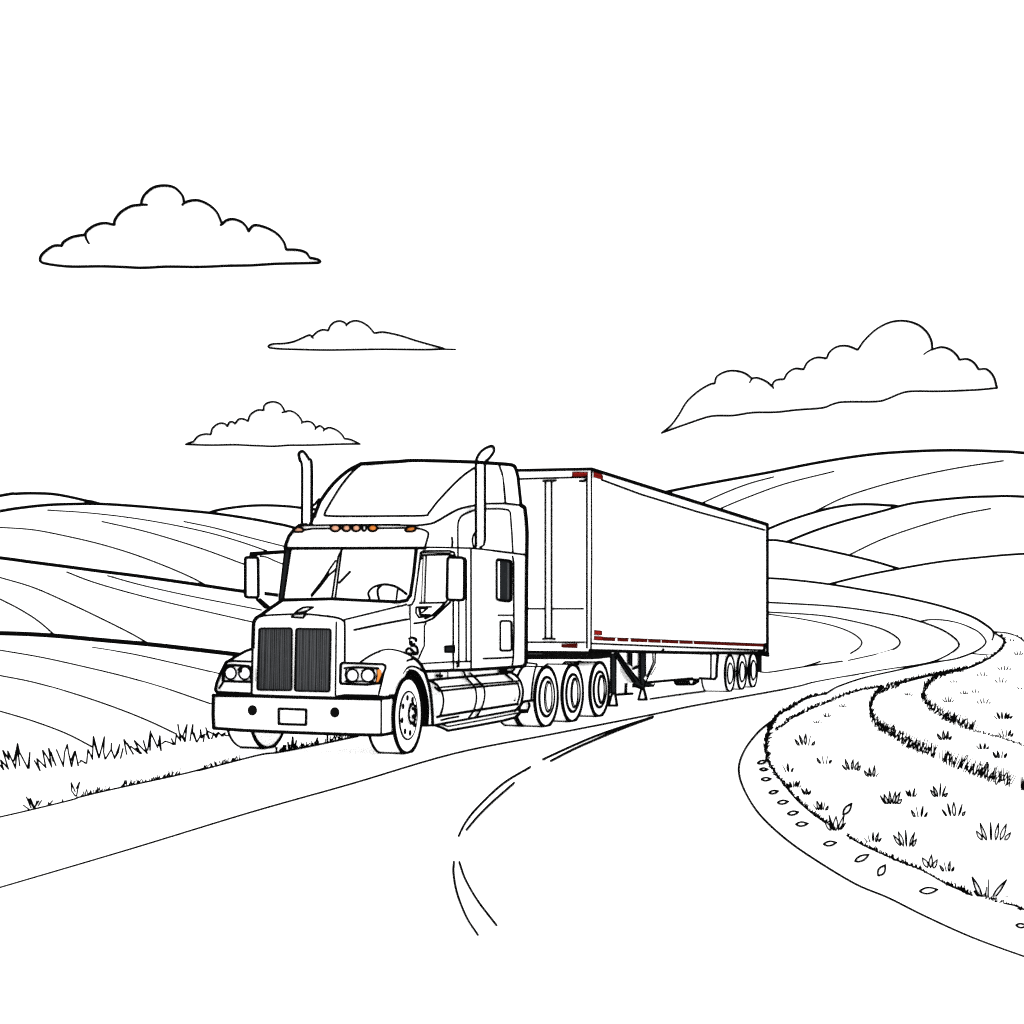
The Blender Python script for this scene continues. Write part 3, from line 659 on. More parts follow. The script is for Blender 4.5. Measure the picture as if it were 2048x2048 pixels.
for q, wd in ((zD((770, 872), (950, 852), (1200, 832), (1500, 805), (1555, 790)), 4.2), (zD((770, 872), (840, 915), (880, 975)), 4), (zD((820, 940), (860, 975)), 3), (zD((840, 825), (890, 830)), 4.5), (zD((870, 805), (870, 850)), 3), (zD((945, 800), (945, 845)), 2), (zD((1100, 790), (1115, 830)), 3.2),
              (zD((1450, 785), (1510, 775)), 4.5), (zD((1520, 785), (1555, 795), (1590, 765)), 3.5), (zD((1500, 810), (1570, 868)), 3), (zD((1160, 800), (1190, 830)), 2.4)): sd_.ink(q, S(.08), wd)
sd_.build('step_deck', truck)
rl = MB(); rq = zD((800, 1305), (900, 1285), (1610, 1150), (1640, 1190), (1600, 1232), (1480, 1262), (945, 1362))
rl.prism([S(.03)(*p)[0] for p in rq], BX*.7, W_)
for q, wd in ((zD((800, 1310), (900, 1290), (1250, 1225), (1615, 1158)), 3.6), (zD((890, 1300), (950, 1318), (1250, 1262), (1635, 1185)), 2), (zD((830, 1310), (900, 1335), (945, 1360), (1200, 1315), (1480, 1262), (1600, 1230), (1640, 1195)), 4.2), (zD((870, 1325), (940, 1352)), 3.6)): rl.ink(q, S(.03), wd)
rl.build('side_rail', truck)
# frame and guard in front of the drive wheels
ch = MB(); ch.box(.6, 7.2, .85, 1.8, .55, .98, W_); ch.build('frame', truck)
mg = MB(); mq = zF((352, 940), (478, 958), (440, 1060), (415, 1240), (400, 1420), (330, 1430), (300, 1440), (200, 1560), (60, 1560), (60, 940))
mg.prism([S(.355)(*p)[0] for p in zF((352, 940), (478, 958), (440, 1060), (415, 1240), (400, 1430), (60, 1430), (60, 940))], BX*.02, W_)
mg.prism([S(.70)(*p)[0] for p in mq], BX*.2, W_)
mg.ink(zF((352, 938), (470, 952)), S(0), 3); mg.ink(cr(zF((476, 958), (445, 1050), (415, 1230), (402, 1420)), 4), S(0), 3.2)
for q, wd in ((zF((290, 1445), (330, 1432), (455, 1418)), 4.5), (zF((375, 1460), (378, 1500), (350, 1570), (240, 1575)), 4.5), (zF((240, 1560), (265, 1490), (295, 1445)), 4), (zF((240, 1552), (340, 1555)), 6)): mg.ink(q, S(.06), wd)
mg.face(zF((255, 1490), (295, 1442), (378, 1440), (376, 1510), (345, 1570), (240, 1570)), S(.08), W_, 0, .2)
mg.build('mudguard', truck)

# ---- wheels: tyre + rim; axis across the truck (turned by yaw)
def wheel(parent, c, r, t_w, yaw=0, rim_r=.62, detail='steer', out_w=5.5, split=None):
    q = Matrix.Rotation(yaw, 3, 'Z'); a = q @ AX; b = q @ BX; Yc = c.y
    k = .62*Yc/FOC; N_ = 40
    def circ(rr, off): return [c + b*off + (a*math.cos(2*math.pi*i/N_) + UP*math.sin(2*math.pi*i/N_))*rr for i in range(N_)]
    root = empty('wheel', Matrix()); root.parent = parent
    root.matrix_basis = parent_matrix(parent).inverted() @ Matrix.Translation(c)
    ty = MB(); segs = split or [(0, t_w)]
    for o0, o1 in segs:
        bev = .03; rings = [circ(r*.97 if j in (0, 3) else r - .012, o) for j, o in enumerate((o0, o0 + bev, o1 - bev, o1))]
        rings = [[v for v in rg] for rg in rings]
        ty.add([v for rg in rings for v in rg], [[j*N_ + i, j*N_ + (i+1) % N_, (j+1)*N_ + (i+1) % N_, (j+1)*N_ + i] for j in range(3) for i in range(N_)] + [list(range(N_)), [3*N_ + i for i in range(N_)][::-1]], W_)
        ty.tube(circ(r - k*out_w*.45, o0 - .004), k*out_w*1.32, I_, True)
        ty.tube(circ(r - k*out_w*.75, o1), k*out_w*1.1, I_, True)
        for an in ([-14] if detail != 'drive' else [-14, 188]):
            e = (a*math.sin(R(an)) - UP*math.cos(R(an)))*(r - k*1.0); ty.tube([c + b*o0 + e, c + b*o1 + e], k*4.2, I_)
    ty.build('tyre', root)
    rm = MB(); off = -.012
    def disc(rr, o_, m): rm.prism(circ(rr, o_), b*.02, m)
    if detail == 'steer':
        disc(r*rim_r, off, W_); rm.tube(circ(r*rim_r, off), k*3.6, I_, True)
        hub = c + b*(off - .012); dn = lambda u, v, rr: [hub + a*(u + rr*math.cos(2*math.pi*i/10)) + UP*(v + rr*math.sin(2*math.pi*i/10)) for i in range(10)]
        rj = random.Random(3)
        for i in range(8):
            th = 2*math.pi*i/8 + .2
            if 2 < i < 6 or i == 0 or i == 7 or True:
                rm.prism(dn(r*.47*math.cos(th), r*.47*math.sin(th), r*.08), b*.015, I_)
        rm.prism(dn(.05, .02, r*.24), b*.012, W_)
        rm.tube([hub - b*.02 + a*(.05 + r*.24*math.cos(2*math.pi*i/20)) + UP*(.02 + r*.26*math.sin(2*math.pi*i/20)) for i in range(20)], k*4, I_, True)
        for i in range(9):
            th = 2*math.pi*i/9; u, v = .05 + r*.24*math.cos(th), .02 + r*.26*math.sin(th)
            rm.prism([p - b*.03 for p in dn(u, v, r*.06)], b*.015, I_)
        rm.prism([p - b*.03 for p in dn(.09, -.02, r*.07)], b*.015, I_); rm.prism([p - b*.03 for p in dn(.07, .08, r*.05)], b*.015, I_)
    elif detail == 'drive':
        disc(r*.64, off, W_); rm.tube(circ(r*.64, off), k*5.6, I_, True)
        disc(r*.56, off - .006, W_); rm.tube([c + b*(off - .01) + a*(.03 + r*.33*math.cos(2*math.pi*i/N_)) + UP*(r*.5*math.sin(2*math.pi*i/N_)) for i in range(N_)], k*4, I_, True)
        rm.tube([c + b*(off - .01) + a*(.10 + r*.33*math.cos(2*math.pi*i/N_)) + UP*(r*.46*math.sin(2*math.pi*i/N_)) for i in range(11, 30)], k*2.6, I_)
    elif detail == 'plain':
        disc(r*.56, off, W_); rm.tube(circ(r*.54, off), k*4.2, I_, True)
    if rm.v: rm.build('rim', root)
    return root
def axle(px, t, r): q = S(t)(px, 1400)[0]; return Vector((q.x, q.y, r))
wheel(truck, axle(815, -.02, .484), .484, .34, R(6.3), .62, 'steer', 5.5)
wl = L(.30, 1.99, .47); wheel(truck, wl, .47, .36, R(3), .5, 'bare', 5)
for px, r in ((1092, .478), (1144.5, .478), (1198, .478)):
    wheel(truck, axle(px, .0, r), r, .3, 0, .64, 'drive', 5, [(0, .34), (.38, .66)] if px == 1092 else ([(0, .42)] if px < 1190 else [(0, .33), (.37, .6)]))

# ------------------------------------------------------------------ trailer
st0 = stz(S(0)(1183, 1200)[0]).x
trl = empty('semi_trailer', Matrix.Translation(L(st0, 0, 0) - P0) @ TM)
tag(trl, 'long white box trailer with red reflectors and landing legs behind the truck', 'trailer')
tf = F(st0); ts = S(0.0)
b_ = MB(); cr4 = [ts(*p)[0] for p in ((1183, 938), (1535, 1049), (1535, 1308), (1183, 1302))]
b_.hull(cr4 + [p + BX*2.6 for p in cr4])
tfi = lambda q, wd: b_.ink(q, tf, wd)
tsi = lambda q, wd: b_.ink(q, ts, wd)
tfi(zE((150, 197), (500, 190), (880, 182)), 5.5); tsi(zE((880, 182)) + [(1535, 1049)], 5.8); tsi([(1535, 1049), (1535, 1180), (1535, 1308)], 4.8)
tsi([(1183, 940), (1183.5, 1120), (1182, 1300)], 3); tfi(zE((838, 250), (838, 1000), (838, 1910)), 3)
tfi(zE((180, 280), (500, 270), (700, 265), (830, 262)), 3); tsi(zE((905, 262), (985, 290)) + zG((0, 0)) if False else zE((985, 288)) + [(1280, 988), (1400, 1025), (1529, 1060)], 3)
tfi(zE((265, 1533), (430, 1533)), 2.8); tfi(zE((512, 1533), (805, 1533)), 2.8); tfi(zE((265, 1857), (815, 1857)), 3)
tfi(zE((770, 300), (810, 300), (830, 285)), 4)
tsi([(1185, 1287), (1360, 1294), (1529, 1300.5)], 3); tsi(zG((0, 487), (600, 503), (1100, 512), (1600, 512), (1720, 535)), 6)
tsi(zG((690, 500), (712, 475)), 3); tsi(zG((1690, 425), (1680, 490), (1695, 525)), 4); tsi(zG((1640, 500), (1690, 515)), 6)
body = b_.build('trailer_body', trl)
def trip(q, pr, mt, name, lift=.008, th=.02, wd=0, lines=()):
    m = MB(); m.face(q, pr, mt, lift, th)
    if wd: m.ink(q, Plane(pr.p + pr.n*lift, pr.n), wd, True)
    for l, ww in lines: m.ink(l, Plane(pr.p + pr.n*(lift + .004), pr.n), ww*.8, m=D_, raw=True)
    return m.build(name, trl)
for nm, q in (('rib', zE((438, 300), (497, 300), (497, 1820), (438, 1820))),):
    m = MB(); m.face(q, tf, W_, .01, .03)
    t2 = Plane(tf.p + tf.n*.012, tf.n)
    m.ink(zE((415, 300), (540, 295)), t2, 3.4); m.ink(zE((412, 1825), (470, 1820), (530, 1825)), t2, 3.4)
    m.ink(zE((437, 300), (437, 1820)), t2, 3.2); m.ink(zE((497, 300), (497, 1820)), t2, 3.2); m.build(nm, trl)
mk = lambda q: [((q[3][0]*.6 + q[0][0]*.4, q[3][1]*.6 + q[0][1]*.4), (q[2][0]*.6 + q[1][0]*.4, q[2][1]*.6 + q[1][1]*.4))]
q = zE((698, 215), (845, 215), (845, 258), (698, 258)); trip(q, tf, R_, 'reflector', lines=[(q + q[:1], 2.6), (zE((705, 240), (840, 240)), 1.6)])
q = zE((905, 215), (975, 232), (995, 255), (992, 285), (905, 262)); trip(q, ts, R_, 'reflector', lines=[(q + q[:1], 2.6), (zE((910, 238), (990, 262)), 2)])
q = zE((912, 1742), (985, 1748), (985, 1785), (912, 1783)); trip(q, ts, DRED and R_, 'reflector', lines=[(q + q[:1], 2.8)])
q = zE((595, 1878), (745, 1872), (745, 1912), (595, 1905)); trip(q, tf, D_, 'reflector', lines=[(q + q[:1], 2.2)])
q = zG((42, 352), (128, 356), (128, 388), (42, 384)); trip(q, ts, R_, 'reflector', lines=[(q + q[:1], 3)])
m = MB(); cuts = [128, 250, 262, 378, 390, 560, 690, 860, 1000, 1250, 1500, 1692]
yt = lambda x: 352 + (420 - 352)*(x - 42)/1650; hb = lambda x: 40 - 6*(x/1700)
for i in range(len(cuts) - 1):
    x0, x1 = cuts[i], cuts[i+1] - (8 if i < 8 else 0)
    if x1 - x0 < 15: continue
    m.face(zG((x0, yt(x0)), (x1, yt(x1)), (x1, yt(x1) + hb(x1)), (x0, yt(x0) + hb(x0))), ts, D_, .008, .02)
m.ink(zG((120, yt(120) + 3), (1690, yt(1690) + 3)), Plane(ts.p + ts.n*.01, ts.n), 1.8, m=I_, raw=True)
m.build('reflector_strip', trl)
# coupling plate and underframe
m = MB(); kf = F(st0 + .03); ks = S(.03)
kp = [kf(*p)[0] for p in ((1040, 1299), (1183, 1302), (1183, 1319), (1040, 1319))] + [ks(*p)[0] for p in ((1224, 1303), (1222, 1315), (1200, 1318))]
m.hull(kp, B_)
m.face(zF((355, 818), (545, 820), (545, 826), (355, 826)), Plane(kf.p - AX*.03, -AX), G_, 0, .01)
m.build('coupling_plate', trl)
# landing legs
def leg(post, foot, pr, base):
    m = MB(); m.prism([pr(*p)[0] for p in post], BX*.03, C_); m.ink(post, pr, 1.5, True)
    o = m.build('landing_leg', trl)
    f_ = MB(); f_.prism([pr(*p)[0] for p in foot], BX*.02, W_); f_.ink(foot, pr, 4.2, True); f_.build('foot', o)
    return o
lgp = S(.12)
leg(zG((205, 520), (252, 520), (252, 905), (207, 905)), zG((212, 905), (182, 1020), (262, 1020), (246, 905)), lgp, 0)
leg(zG((488, 510), (538, 510), (538, 780), (525, 850), (490, 850)), zG((495, 860), (468, 962), (548, 962), (522, 860)), S(.16), 0)
def brace(q, lines, mt, pr, th=.02):
    m = MB(); m.prism([pr(*p)[0] for p in q], BX*th, mt)
    for l, ww in lines: m.ink(l, pr, ww*.9, raw=True)
    m.build('brace', trl)
brace(zG((235, 505), (275, 505), (505, 810), (505, 845), (440, 830), (250, 545)), [(zG((250, 545), (340, 690), (430, 815), (500, 845)), 4), (zG((275, 510), (380, 660), (505, 815)), 4), (zG((265, 530), (440, 790)), 4)], C_, S(.10))
brace(zG((610, 512), (636, 512), (630, 620), (545, 780), (530, 760), (600, 640)), [(zG((605, 515), (612, 600), (550, 740)), 4), (zG((632, 515), (630, 610), (540, 790)), 4), (zG((635, 650), (590, 725)), 3)], W_, S(.13))
brace(zG((372, 510), (410, 510), (408, 640), (375, 620)), [(zG((380, 515), (380, 610)), 4), (zG((405, 520), (405, 640)), 4)], C_, S(.18))
brace(zG((415, 662), (470, 632), (490, 632), (490, 650), (430, 675)), [(zG((412, 668), (440, 645), (485, 632)), 4.5)], C_, S(.18))
brace(zG((415, 808), (540, 800), (630, 815), (615, 840), (500, 850), (415, 848)), [(zG((540, 830), (610, 835), (625, 812)), 4), (zG((418, 830), (480, 852)), 5)], C_, S(.18))
m = MB(); lp_ = S(.9); q = zG((255, 520), (380, 520), (365, 905), (270, 912)); 
m.prism([lp_(*p)[0] for p in zG((300, 700), (420, 700), (415, 905), (262, 912))], BX*.1, W_)
m.ink(zG((355, 735), (345, 905)), lp_, 4.5); m.ink(zG((270, 914), (410, 905)), lp_, 4.6); m.build('leg_panel', trl)
# underbody box, side box, spare tyre, mud flap
m = MB(); sb = S(.22); q = [(1240, 1304), (1399.5, 1304), (1399, 1356), (1292, 1366), (1240, 1366)]
m.prism([sb(*p)[0] for p in q], BX*1.6, W_); m.ink(zG((545, 798), (800, 775), (1060, 752)), sb, 4.5); m.ink(zG((1060, 515), (1057, 750)), sb, 3.6); m.build('skirt_box', trl)
m = MB(); sb2 = S(.02); m.prism([sb2(*p)[0] for p in zG((1060, 505), (1236, 505), (1222, 762), (1060, 756))], BX*1.4, W_)
m.ink(zG((1170, 515), (1168, 745)), sb2, 2.8); m.ink(zG((1236, 520), (1225, 640), (1222, 745), (1205, 765), (1060, 755)), sb2, 4.4); m.build('tool_box', trl)
m = MB(); sp_ = S(.9); m.prism([sp_(*p)[0] for p in zG((828, 780), (1062, 762), (1060, 795), (1005, 828), (860, 830), (838, 815))], BX*.06, B_); m.face(zG((965, 780), (995, 778), (985, 805), (975, 805)), S(.88), W_, 0, .01); m.build('spare_tyre', trl)
m = MB(); m.prism([S(.05)(*p)[0] for p in zG((1625, 525), (1662, 530), (1662, 690), (1630, 700))], BX*.5 + AX*.0, B_); m.build('mud_flap', trl)
for px, r in ((1459, .432), (1483, .432), (1505.5, .432)):
    wheel(trl, axle(px, .0, r), r, .55 if px < 1460 else .3, 0, .6, 'plain', 3.7)

# ------------------------------------------------------------------ grass and leaves
rg = random.Random(11)
def blade_mesh(m, base, tip, wdt, filled=True, wd=2.4, bend=0.0):
    """one upright blade: outline in the standing plane through its own foot"""
    b = Vector(base); t = Vector(tip); d = t - b; nrm = Vector((-d.y, d.x)).normalized()
    pr = upright(m.Y); n_ = 6
    l = [b + d*u + nrm*(wdt*math.sin(math.pi*u**.8)*.5 + bend*math.sin(math.pi*u)) for u in [i/n_ for i in range(n_+1)]]
    r_ = [b + d*u - nrm*(wdt*math.sin(math.pi*u**.8)*.5 - bend*math.sin(math.pi*u)) for u in [i/n_ for i in range(n_+1)]]
    o = [tuple(p) for p in l] + [tuple(p) for p in r_[::-1][1:-1]]
    if wdt > 2.2:
        m.face(o, pr, W_, 0, .004); m.ink(o, pr, wd*1.45, True, k=5, raw=True)
    else: m.ink([tuple(b + d*u + nrm*bend*math.sin(math.pi*u)) for u in (0, .33, .66, 1)], pr, wd*1.5, k=5, taper=(1, .7), raw=True)
def tuft(cx, by, wid, hgt, n, label, group, thick=1.0, blades=None, wd=2.4):
    m = MB(); P = G(cx, by); m.Y = P.y
    bl = blades or []
    if not blades:
        for i in range(n):
            u = (i + .5)/n - .5
            ang = u*1.75 + rg.uniform(-.12, .12); h = hgt*(1 - .75*u*u*2)*rg.uniform(.75, 1.05)*(.72 if i == n-1 else 1)
            bx = cx + u*wid*.72; bl.append(((bx, by + rg.uniform(-2, 1)), (bx + math.sin(ang)*h*.8, by - math.cos(ang)*h), thick*rg.choice((2.0, 4.4, 5.2, 3.8))*min(1.3, hgt/24)))
    for b, t, wdt in bl: blade_mesh(m, b, t, wdt, wd=wd, bend=rg.uniform(-.8, .8))
    o = m.build('grass_tuft', M=base_matrix(Vector((P.x, P.y, 0)))); tag(o, label, 'grass tuft', group)
    return o
GF = 'grass tufts scattered over the field right of the road'
def ti(x, y, w_, h_, n, label, **k):
    cx, by = zI((x, y))[0]; return tuft(cx, by, w_*.3106, h_*.3106, n, label, GF, **k)
ti(525, 938, 140, 78, 5, 'first tuft inside the grass edge, nearest the road curve tip')
ti(650, 1055, 105, 62, 4, 'small tuft just left of the two straight-bladed tufts mid-field')
ti(825, 1100, 125, 85, 5, 'tuft with two straight left blades in the middle of the field')
ti(955, 1140, 95, 75, 4, 'tuft ending in a flat right blade, last of the mid-field row')
ti(415, 1108, 75, 60, 3, 'little three-bladed tuft close to the bare edge line')
ti(455, 1208, 110, 55, 6, 'bushy low tuft on the edge line beside the upper fallen leaves')
ti(530, 1258, 55, 60, 3, 'single broad leaf sprig on the edge line')
ti(625, 1355, 100, 75, 5, 'tuft on the edge line just before the tall-leaved plant')
ti(720, 1485, 110, 120, 5, 'tall plant with one upright pointed leaf on the edge line', thick=1.3)
ti(1080, 1315, 130, 100, 6, 'wide ragged tuft with two tall parallel blades in mid-field')
ti(1210, 1268, 75, 60, 4, 'small tuft touching the right side of the wide ragged tuft')
ti(1390, 1270, 105, 85, 5, 'upright tuft below the long dense grass band')
ti(1260, 1398, 110, 75, 4, 'rounded tuft left of the fan-shaped four-blade tuft')
ti(1485, 1392, 175, 90, 5, 'fan-shaped tuft of broad spread blades in the lower field', thick=1.2)
ti(1735, 1548, 240, 130, 6, 'large sprawling tuft close to the right edge of the picture', thick=1.2)
ti(960, 1560, 130, 68, 5, 'tuft with dark hatched blades right above the edge line')
ti(1175, 1588, 135, 118, 5, 'tuft with tall left spike and low right leaf')
ti(1330, 1728, 75, 105, 3, 'three-leaf tuft with a tall narrow leaf on the lower edge line', thick=1.3)
ti(1440, 1748, 95, 72, 4, 'short tuft right of the three-leaf tuft')
c0 = zO((1700, 1110))[0]
tuft(c0[0], c0[1], 70, 40, 5, 'biggest tuft, with two long broad leaves, at lower right', GF, blades=[(zO((1660, 1120))[0], zO((1598, 985))[0], 8), (zO((1680, 1110))[0], zO((1690, 1050))[0], 1), (zO((1700, 1110))[0], zO((1703, 1002))[0], 1), (zO((1725, 1130))[0], zO((1820, 1003))[0], 8), (zO((1655, 1120))[0], zO((1610, 1075))[0], 3), (zO((1755, 1148))[0], zO((1825, 1110))[0], 3.4), (zO((1805, 1160))[0], zO((1818, 1115))[0], 1)], wd=3)
ti(1425, 902, 90, 72, 4, 'tuft between the two dense grass bands, nearest their left bend')
ti(1665, 962, 90, 52, 4, 'tuft in the strip between bands, left of the last one')
ti(1780, 1018, 95, 62, 4, 'rightmost tuft in the strip below the thin edge line')
ti(1815, 882, 110, 55, 5, 'tuft standing on the thin edge line right of the upper band')
ti(1800, 768, 140, 52, 6, 'wide double tuft above the thin edge line')
FAR = 'tiny grass tufts in the far field'
for x, y, w_, h_, n in ((1675, 668, 115, 38, 5), (1445, 658, 80, 40, 5), (1190, 618, 65, 28, 4), (1548, 608, 60, 28, 4), (1620, 598, 60, 30, 3), (1480, 533, 60, 24, 3), (1665, 492, 90, 28, 4), (1785, 533, 90, 38, 4),
                        (1805, 452, 110, 32, 5), (1905, 578, 45, 24, 2), (1898, 355, 70, 36, 4), (1855, 268, 38, 24, 2), (765, 692, 60, 28, 4), (665, 755, 55, 28, 4), (603, 795, 62, 28, 4)):
    cx, by = zI((x, y))[0]; tuft(cx, by, w_*.3106, h_*.3106, n, 'tiny far grass tuft of a few short strokes on the field', FAR, wd=2.5, thick=.45)

# fallen leaves on the verge
def leafm(x, y, ln, ang, label, fat=.34, zz=zI):
    cx, cy_ = zz((x, y))[0]; ln *= .3106; ca, sa = math.cos(R(ang)), math.sin(R(ang)); n_ = 8
    o = []
    for sgn in (1, -1):
        for i in range(n_ + 1) if sgn > 0 else range(n_ - 1, 0, -1):
            u = i/n_; a = (u - .5)*ln; b = sgn*.5*fat*ln*math.sin(math.pi*u**.85); o.append((cx + a*ca - b*sa, cy_ + a*sa + b*ca))
    m = MB(); pr = Ground(.012); m.prism([pr(*p)[0] for p in o], -UP*.008, W_); m.ink(o, pr, 3, True, k=5)
    P = G(cx, cy_); ob = m.build('fallen_leaf', M=base_matrix(Vector((P.x, P.y, 0)))); tag(ob, label, 'leaf', 'fallen leaves on the verge by the road curve')
for a in ((245, 1043, 62, -14, 'topmost leaf, touching the grass edge beside the road curve'), (257, 1090, 54, 0, 'small leaf just below the one touching the grass edge'), (272, 1153, 64, -3, 'flat leaf, third down the verge from the grass edge'),
          (320, 1236, 62, -12, 'tilted leaf in the verge row, below the flat third leaf'), (380, 1301, 72, -7, 'fifth leaf down the verge row, beside the single broad sprig'), (445, 1371, 74, -10, 'sixth leaf down the verge row, above the last of the close row'),
          (502, 1442, 80, -4, 'last leaf of the close row, below the tall plant on the edge'), (683, 1567, 86, -8, 'lone leaf lying apart in the middle of the verge'), (888, 1661, 100, -26, 'slanting leaf between the lone leaf and the teardrop leaf'),
          (1318, 1870, 118, -6, 'largest flat leaf on the verge, nearest the lower right')): leafm(*a)
leafm(1016, 1740, 84, -56, 'upright teardrop leaf on the verge', .5); leafm(795, 1345, 92, -52, 'lone upright leaf lying on the field beside the tall plant', .36)
leafm(1915, 1298, 70, 4, 'leaf cut off by the right edge of the picture', .4, zO)

# uncountable grass along the edges
def strokes(m, path, n, h, lean, spread, wd, jit=.35, vary=.4):
    c = cr(path, 12)
    seg = [0]
    for i in range(1, len(c)): seg.append(seg[-1] + (Vector(c[i]) - Vector(c[i-1])).length)
    for i in range(n):
        u = (i + rg.uniform(-.5, .5))/n; u = max(0, min(.999, u)); d = u*seg[-1]; j = 1
        while seg[j] < d and j < len(seg)-1: j += 1
        f = (d - seg[j-1])/max(1e-6, seg[j] - seg[j-1]); p = Vector(c[j-1]).lerp(Vector(c[j]), f)
        hh = (h[0] + (h[1]-h[0])*u)*rg.uniform(1 - vary, 1 + vary); sp_w = spread[0] + (spread[1]-spread[0])*u
        x = p.x + rg.uniform(-1, 1)*2; y = p.y + rg.uniform(-1, 1)*sp_w
        ln = lean + rg.uniform(-jit, jit); pr = upright(G(x, max(y, HOR + 8)).y)
        tx, ty_ = x + math.sin(ln)*hh, y - math.cos(ln)*hh
        m.ink([(x, y), ((x + tx)/2 + rg.uniform(-.7, .7), (y + ty_)/2), (tx, ty_)], pr, wd*rg.uniform(.85, 1.25)*1.3, k=4, taper=(1, .75), raw=True)
def stuff(name, fn, label):
    m = MB(); fn(m); P = m.v[0]; o = m.build(name, M=base_matrix(Vector((P.x, P.y, 0)))); tag(o, label, 'grass', kind='stuff')
def band1(m):
    strokes(m, zI((1120, 545), (1000, 590), (945, 665), (945, 750), (1000, 825), (1080, 870)), 250, (7, 13), .35, (6, 9), 1.75, .5)
    strokes(m, zI((1080, 880), (1130, 910), (1200, 955), (1290, 985), (1360, 1015)), 90, (17, 22), .28, (6, 5), 2.0, .35)
    strokes(m, zI((1395, 1030), (1470, 1065), (1550, 1095), (1650, 1135), (1720, 1165), (1850, 1190)), 105, (22, 25), .25, (6, 6), 2.0, .35)
    strokes(m, zI((1912, 1215), (1932, 1230)), 8, (24, 24), .2, (3, 3), 2.5, .3)
stuff('grass_band', band1, 'long dense dark grass band curving through the middle of the field')
def band2(m):
    strokes(m, zI((1540, 452), (1400, 485), (1315, 545), (1278, 610), (1300, 675), (1390, 735)), 240, (6, 11), .35, (4, 8), 1.75, .5)
    strokes(m, zI((1390, 750), (1460, 785), (1540, 812), (1610, 838)), 80, (14, 14), .3, (6, 5), 1.9, .4)
    strokes(m, zI((1620, 848), (1700, 870), (1800, 895), (1932, 942)), 60, (5, 5), .5, (1.5, 1.5), 2.0, .9)
stuff('grass_band', band2, 'shorter dense dark grass band, upper of the two in the field')
def edge1(m):
    strokes(m, zI((655, 603), (590, 618), (520, 640), (430, 690), (340, 745)), 150, (5, 7), .6, (1.5, 2), 2.2, .9)
    strokes(m, zI((340, 745), (300, 800), (275, 880), (262, 950), (275, 1025)), 170, (8, 9), .9, (2.5, 3), 2.2, 1.1)
    strokes(m, zI((275, 1025), (330, 1120), (420, 1230), (540, 1350), (640, 1425), (720, 1482)), 190, (6, 7), .2, (1.5, 2), 2.1, 1.2)
    strokes(m, zI((795, 1520), (830, 1545), (900, 1580), (1080, 1665), (1170, 1700), (1280, 1742)), 120, (6, 8), -.1, (2, 2.5), 2.2, .9)
    strokes(m, zI((1280, 1742), (1350, 1785), (1440, 1832)), 25, (4, 5), -.2, (1, 1.2), 2.2, .9)
    strokes(m, zI((1440, 1832), (1500, 1860), (1600, 1905)), 45, (8, 9), -.2, (2.5, 3), 2.2, .8)
    for q in (((655, 603), (520, 640), (340, 745)), ((340, 745), (275, 880), (275, 1025)), ((275, 1025), (420, 1230), (540, 1350), (720, 1482)), ((790, 1515), (900, 1580), (1080, 1660), (1280, 1742), (1440, 1832), (1600, 1900))): m.ink(cr(zI(*q), 8), Ground(), 2)
    m.ink(cr(zO((1810, 1155), (1870, 1168), (1932, 1193), (1990, 1215)), 5), Ground(), 2.4); strokes(m, zO((1640, 1100), (1720, 1135), (1810, 1158)), 22, (9, 7), .3, (1.5, 1.5), 2.3, .9); strokes(m, zO((1810, 1158), (1870, 1170), (1932, 1195)), 16, (5, 5), .4, (1, 1), 2.2, .9); strokes(m, zO((1885, 1190), (1932, 1205)), 8, (4, 4), .5, (2, 2), 2.4, 1)
stuff('grass_edge', edge1, 'ragged short grass edging the verge along the road curve')
def edge2(m):
    strokes(m, zI((1020, 560), (900, 578), (800, 605), (700, 645), (600, 685), (520, 720), (440, 762), (330, 842)), 300, (5, 6), .5, (1.8, 2.2), 2.1, .8)
stuff('grass_edge', edge2, 'second ragged grass line running inside the first, along the field top')
def edge3(m):
    strokes(m, zI((1100, 545), (1200, 515), (1350, 482), (1540, 447), (1640, 410), (1740, 352), (1795, 300), (1800, 255), (1745, 212)), 420, (5, 4), .5, (2.8, 2), 2.1, .9)
    m.ink(cr(zI((1100, 545), (1350, 482), (1540, 447), (1640, 410), (1740, 352), (1795, 300), (1800, 255), (1745, 212)), 6), TERR, 2.2, pm=1.5)
    strokes(m, zI((1735, 203), (1830, 213), (1900, 240), (1935, 268)), 40, (3, 3), .5, (1, 1), 2.0, 1.0)
    m.ink(cr(zI((1735, 203), (1830, 213), (1900, 240), (1935, 268)), 5), TERR, 2.2)
stuff('grass_edge', edge3, 'thin grass line rounding the far end of the field at the road bend')
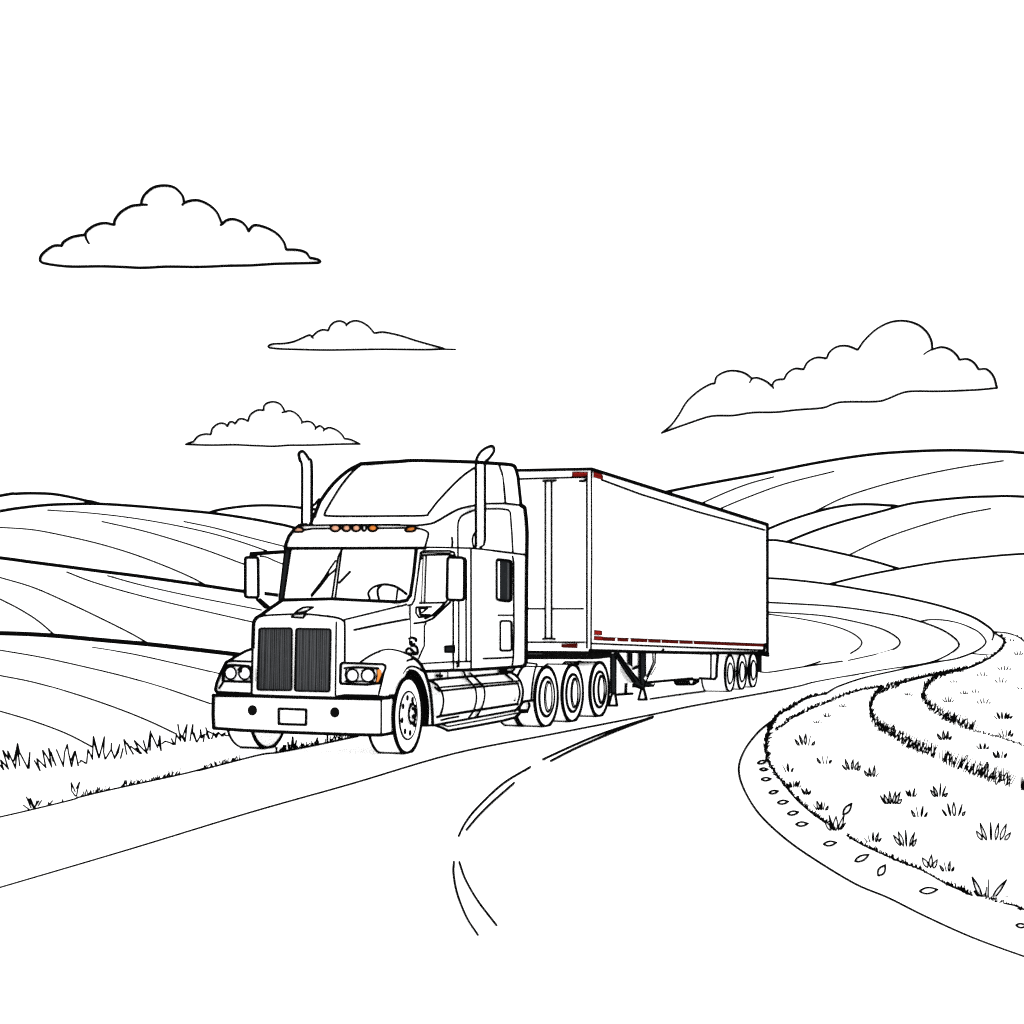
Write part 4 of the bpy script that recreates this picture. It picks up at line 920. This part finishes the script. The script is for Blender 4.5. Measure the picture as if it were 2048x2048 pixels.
def rowleft(m):
    for q in (((0, 890), (30, 930), (5, 850), (65, 920), (22, 775), (70, 850), (60, 780), (120, 915), (135, 722), (150, 790), (215, 915), (230, 790), (224, 915)), ((105, 860), (133, 735), (152, 898)), ((265, 855), (310, 935), (285, 840), (355, 910), (330, 775), (365, 830), (400, 905), (376, 760), (432, 893), (395, 790), (410, 860)),
              ((435, 770), (490, 900), (500, 790), (520, 730), (528, 790), (552, 905), (580, 780), (605, 895), (598, 865)), ((545, 860), (575, 785)), ((615, 870), (625, 853), (670, 880), (680, 770), (715, 845), (722, 668), (765, 835), (730, 720), (745, 780)), ((765, 835), (806, 670), (800, 790), (812, 847), (858, 770), (860, 720), (860, 770), (885, 838), (925, 730), (915, 790), (890, 830)), ((930, 840), (950, 762), (935, 830)), ((980, 810), (958, 692), (1030, 805), (985, 720)),
              ((1010, 745), (1090, 805), (1038, 700), (1138, 800), (1108, 700), (1120, 750)), ((1050, 760), (1095, 800)), ((1140, 775), (1162, 625), (1160, 778), (1165, 640), (1218, 755)), ((1222, 740), (1235, 662), (1245, 780), (1225, 700)), ((1255, 722), (1275, 705), (1310, 715), (1350, 735), (1325, 685)), ((1352, 735), (1362, 655), (1398, 705), (1375, 575), (1385, 640), (1430, 710), (1415, 660), (1446, 575), (1432, 705)), ((1468, 702), (1478, 630), (1490, 575), (1488, 640), (1520, 715), (1500, 640)), ((1520, 715), (1550, 660), (1548, 615), (1560, 680), (1545, 660)), ((1570, 712), (1580, 650), (1562, 670)), ((1590, 600), (1618, 690), (1595, 650), (1600, 625), (1650, 650), (1635, 690)), ((1650, 640), (1670, 680), (1690, 635), (1665, 655)), ((1690, 640), (1720, 670), (1740, 640), (1715, 655)), ((1735, 655), (1762, 668), (1770, 640))):
        p = zH(*q); pr = upright(G(p[0][0], max(a[1] for a in p)).y); m.ink(p, pr, 4.3, k=5, raw=True)
stuff('grass_row', rowleft, 'tall spiky grass row at the foot of the left hills')
def kerbgrass(m):
    A_ = lambda *q: zH(*q)
    for q in (((230, 1235), (180, 1198)), ((240, 1220), (205, 1135)), ((262, 1222), (222, 1150)), ((268, 1220), (235, 1145)), ((268, 1222), (285, 1165)), ((295, 1205), (320, 1163)), ((275, 1205), (300, 1165)), ((372, 1195), (375, 1178)), ((385, 1190), (405, 1165)), ((480, 1175), (485, 1155)),
              ((585, 1132), (555, 1090), (550, 1025), (580, 1095)), ((590, 1132), (600, 1080), (615, 1020), (590, 1070))):
        p = zH(*q); m.ink(p, upright(G(*p[0]).y), 3.9, k=5, raw=True)
    strokes(m, zH((620, 1130), (700, 1112), (850, 1082)), 20, (10, 8), .25, (1.2, 1.2), 2.5, .5)
    strokes(m, zH((935, 1058), (1000, 1045), (1080, 1028)), 13, (11, 10), .3, (1, 1), 2.5, .8)
    strokes(m, zH((1080, 1025), (1220, 995)), 12, (6, 7), .3, (1, 1), 2.3, .8); strokes(m, zH((1220, 995), (1390, 960)), 17, (9, 10), .3, (1, 1), 2.4, .7)
    strokes(m, zH((1590, 910), (1750, 880), (1870, 848)), 23, (8, 9), .1, (1, 1), 2.3, .6)
    strokes(m, zC((40, 1710), (200, 1670), (400, 1630)), 10, (5, 5), .1, (1, 1), 2.3, .6)
    strokes(m, zC((740, 1565), (850, 1545), (960, 1520), (1100, 1495), (1170, 1475)), 28, (11, 6), .2, (1, 1), 2.6, .6)
    for q in (((880, 1540), (895, 1420), (905, 1530)), ((860, 1540), (850, 1470)), ((915, 1530), (930, 1455)), ((1110, 1490), (1135, 1430))):
        p = zC(*q); m.ink(p, upright(G(*p[0]).y), 3, k=5)
    strokes(m, zC((1210, 1468), (1300, 1452), (1500, 1415)), 25, (10, 6), .1, (1, 1), 2.6, .7)
stuff('grass_edge', kerbgrass, 'short grass sprouting along the left road edge under the truck')
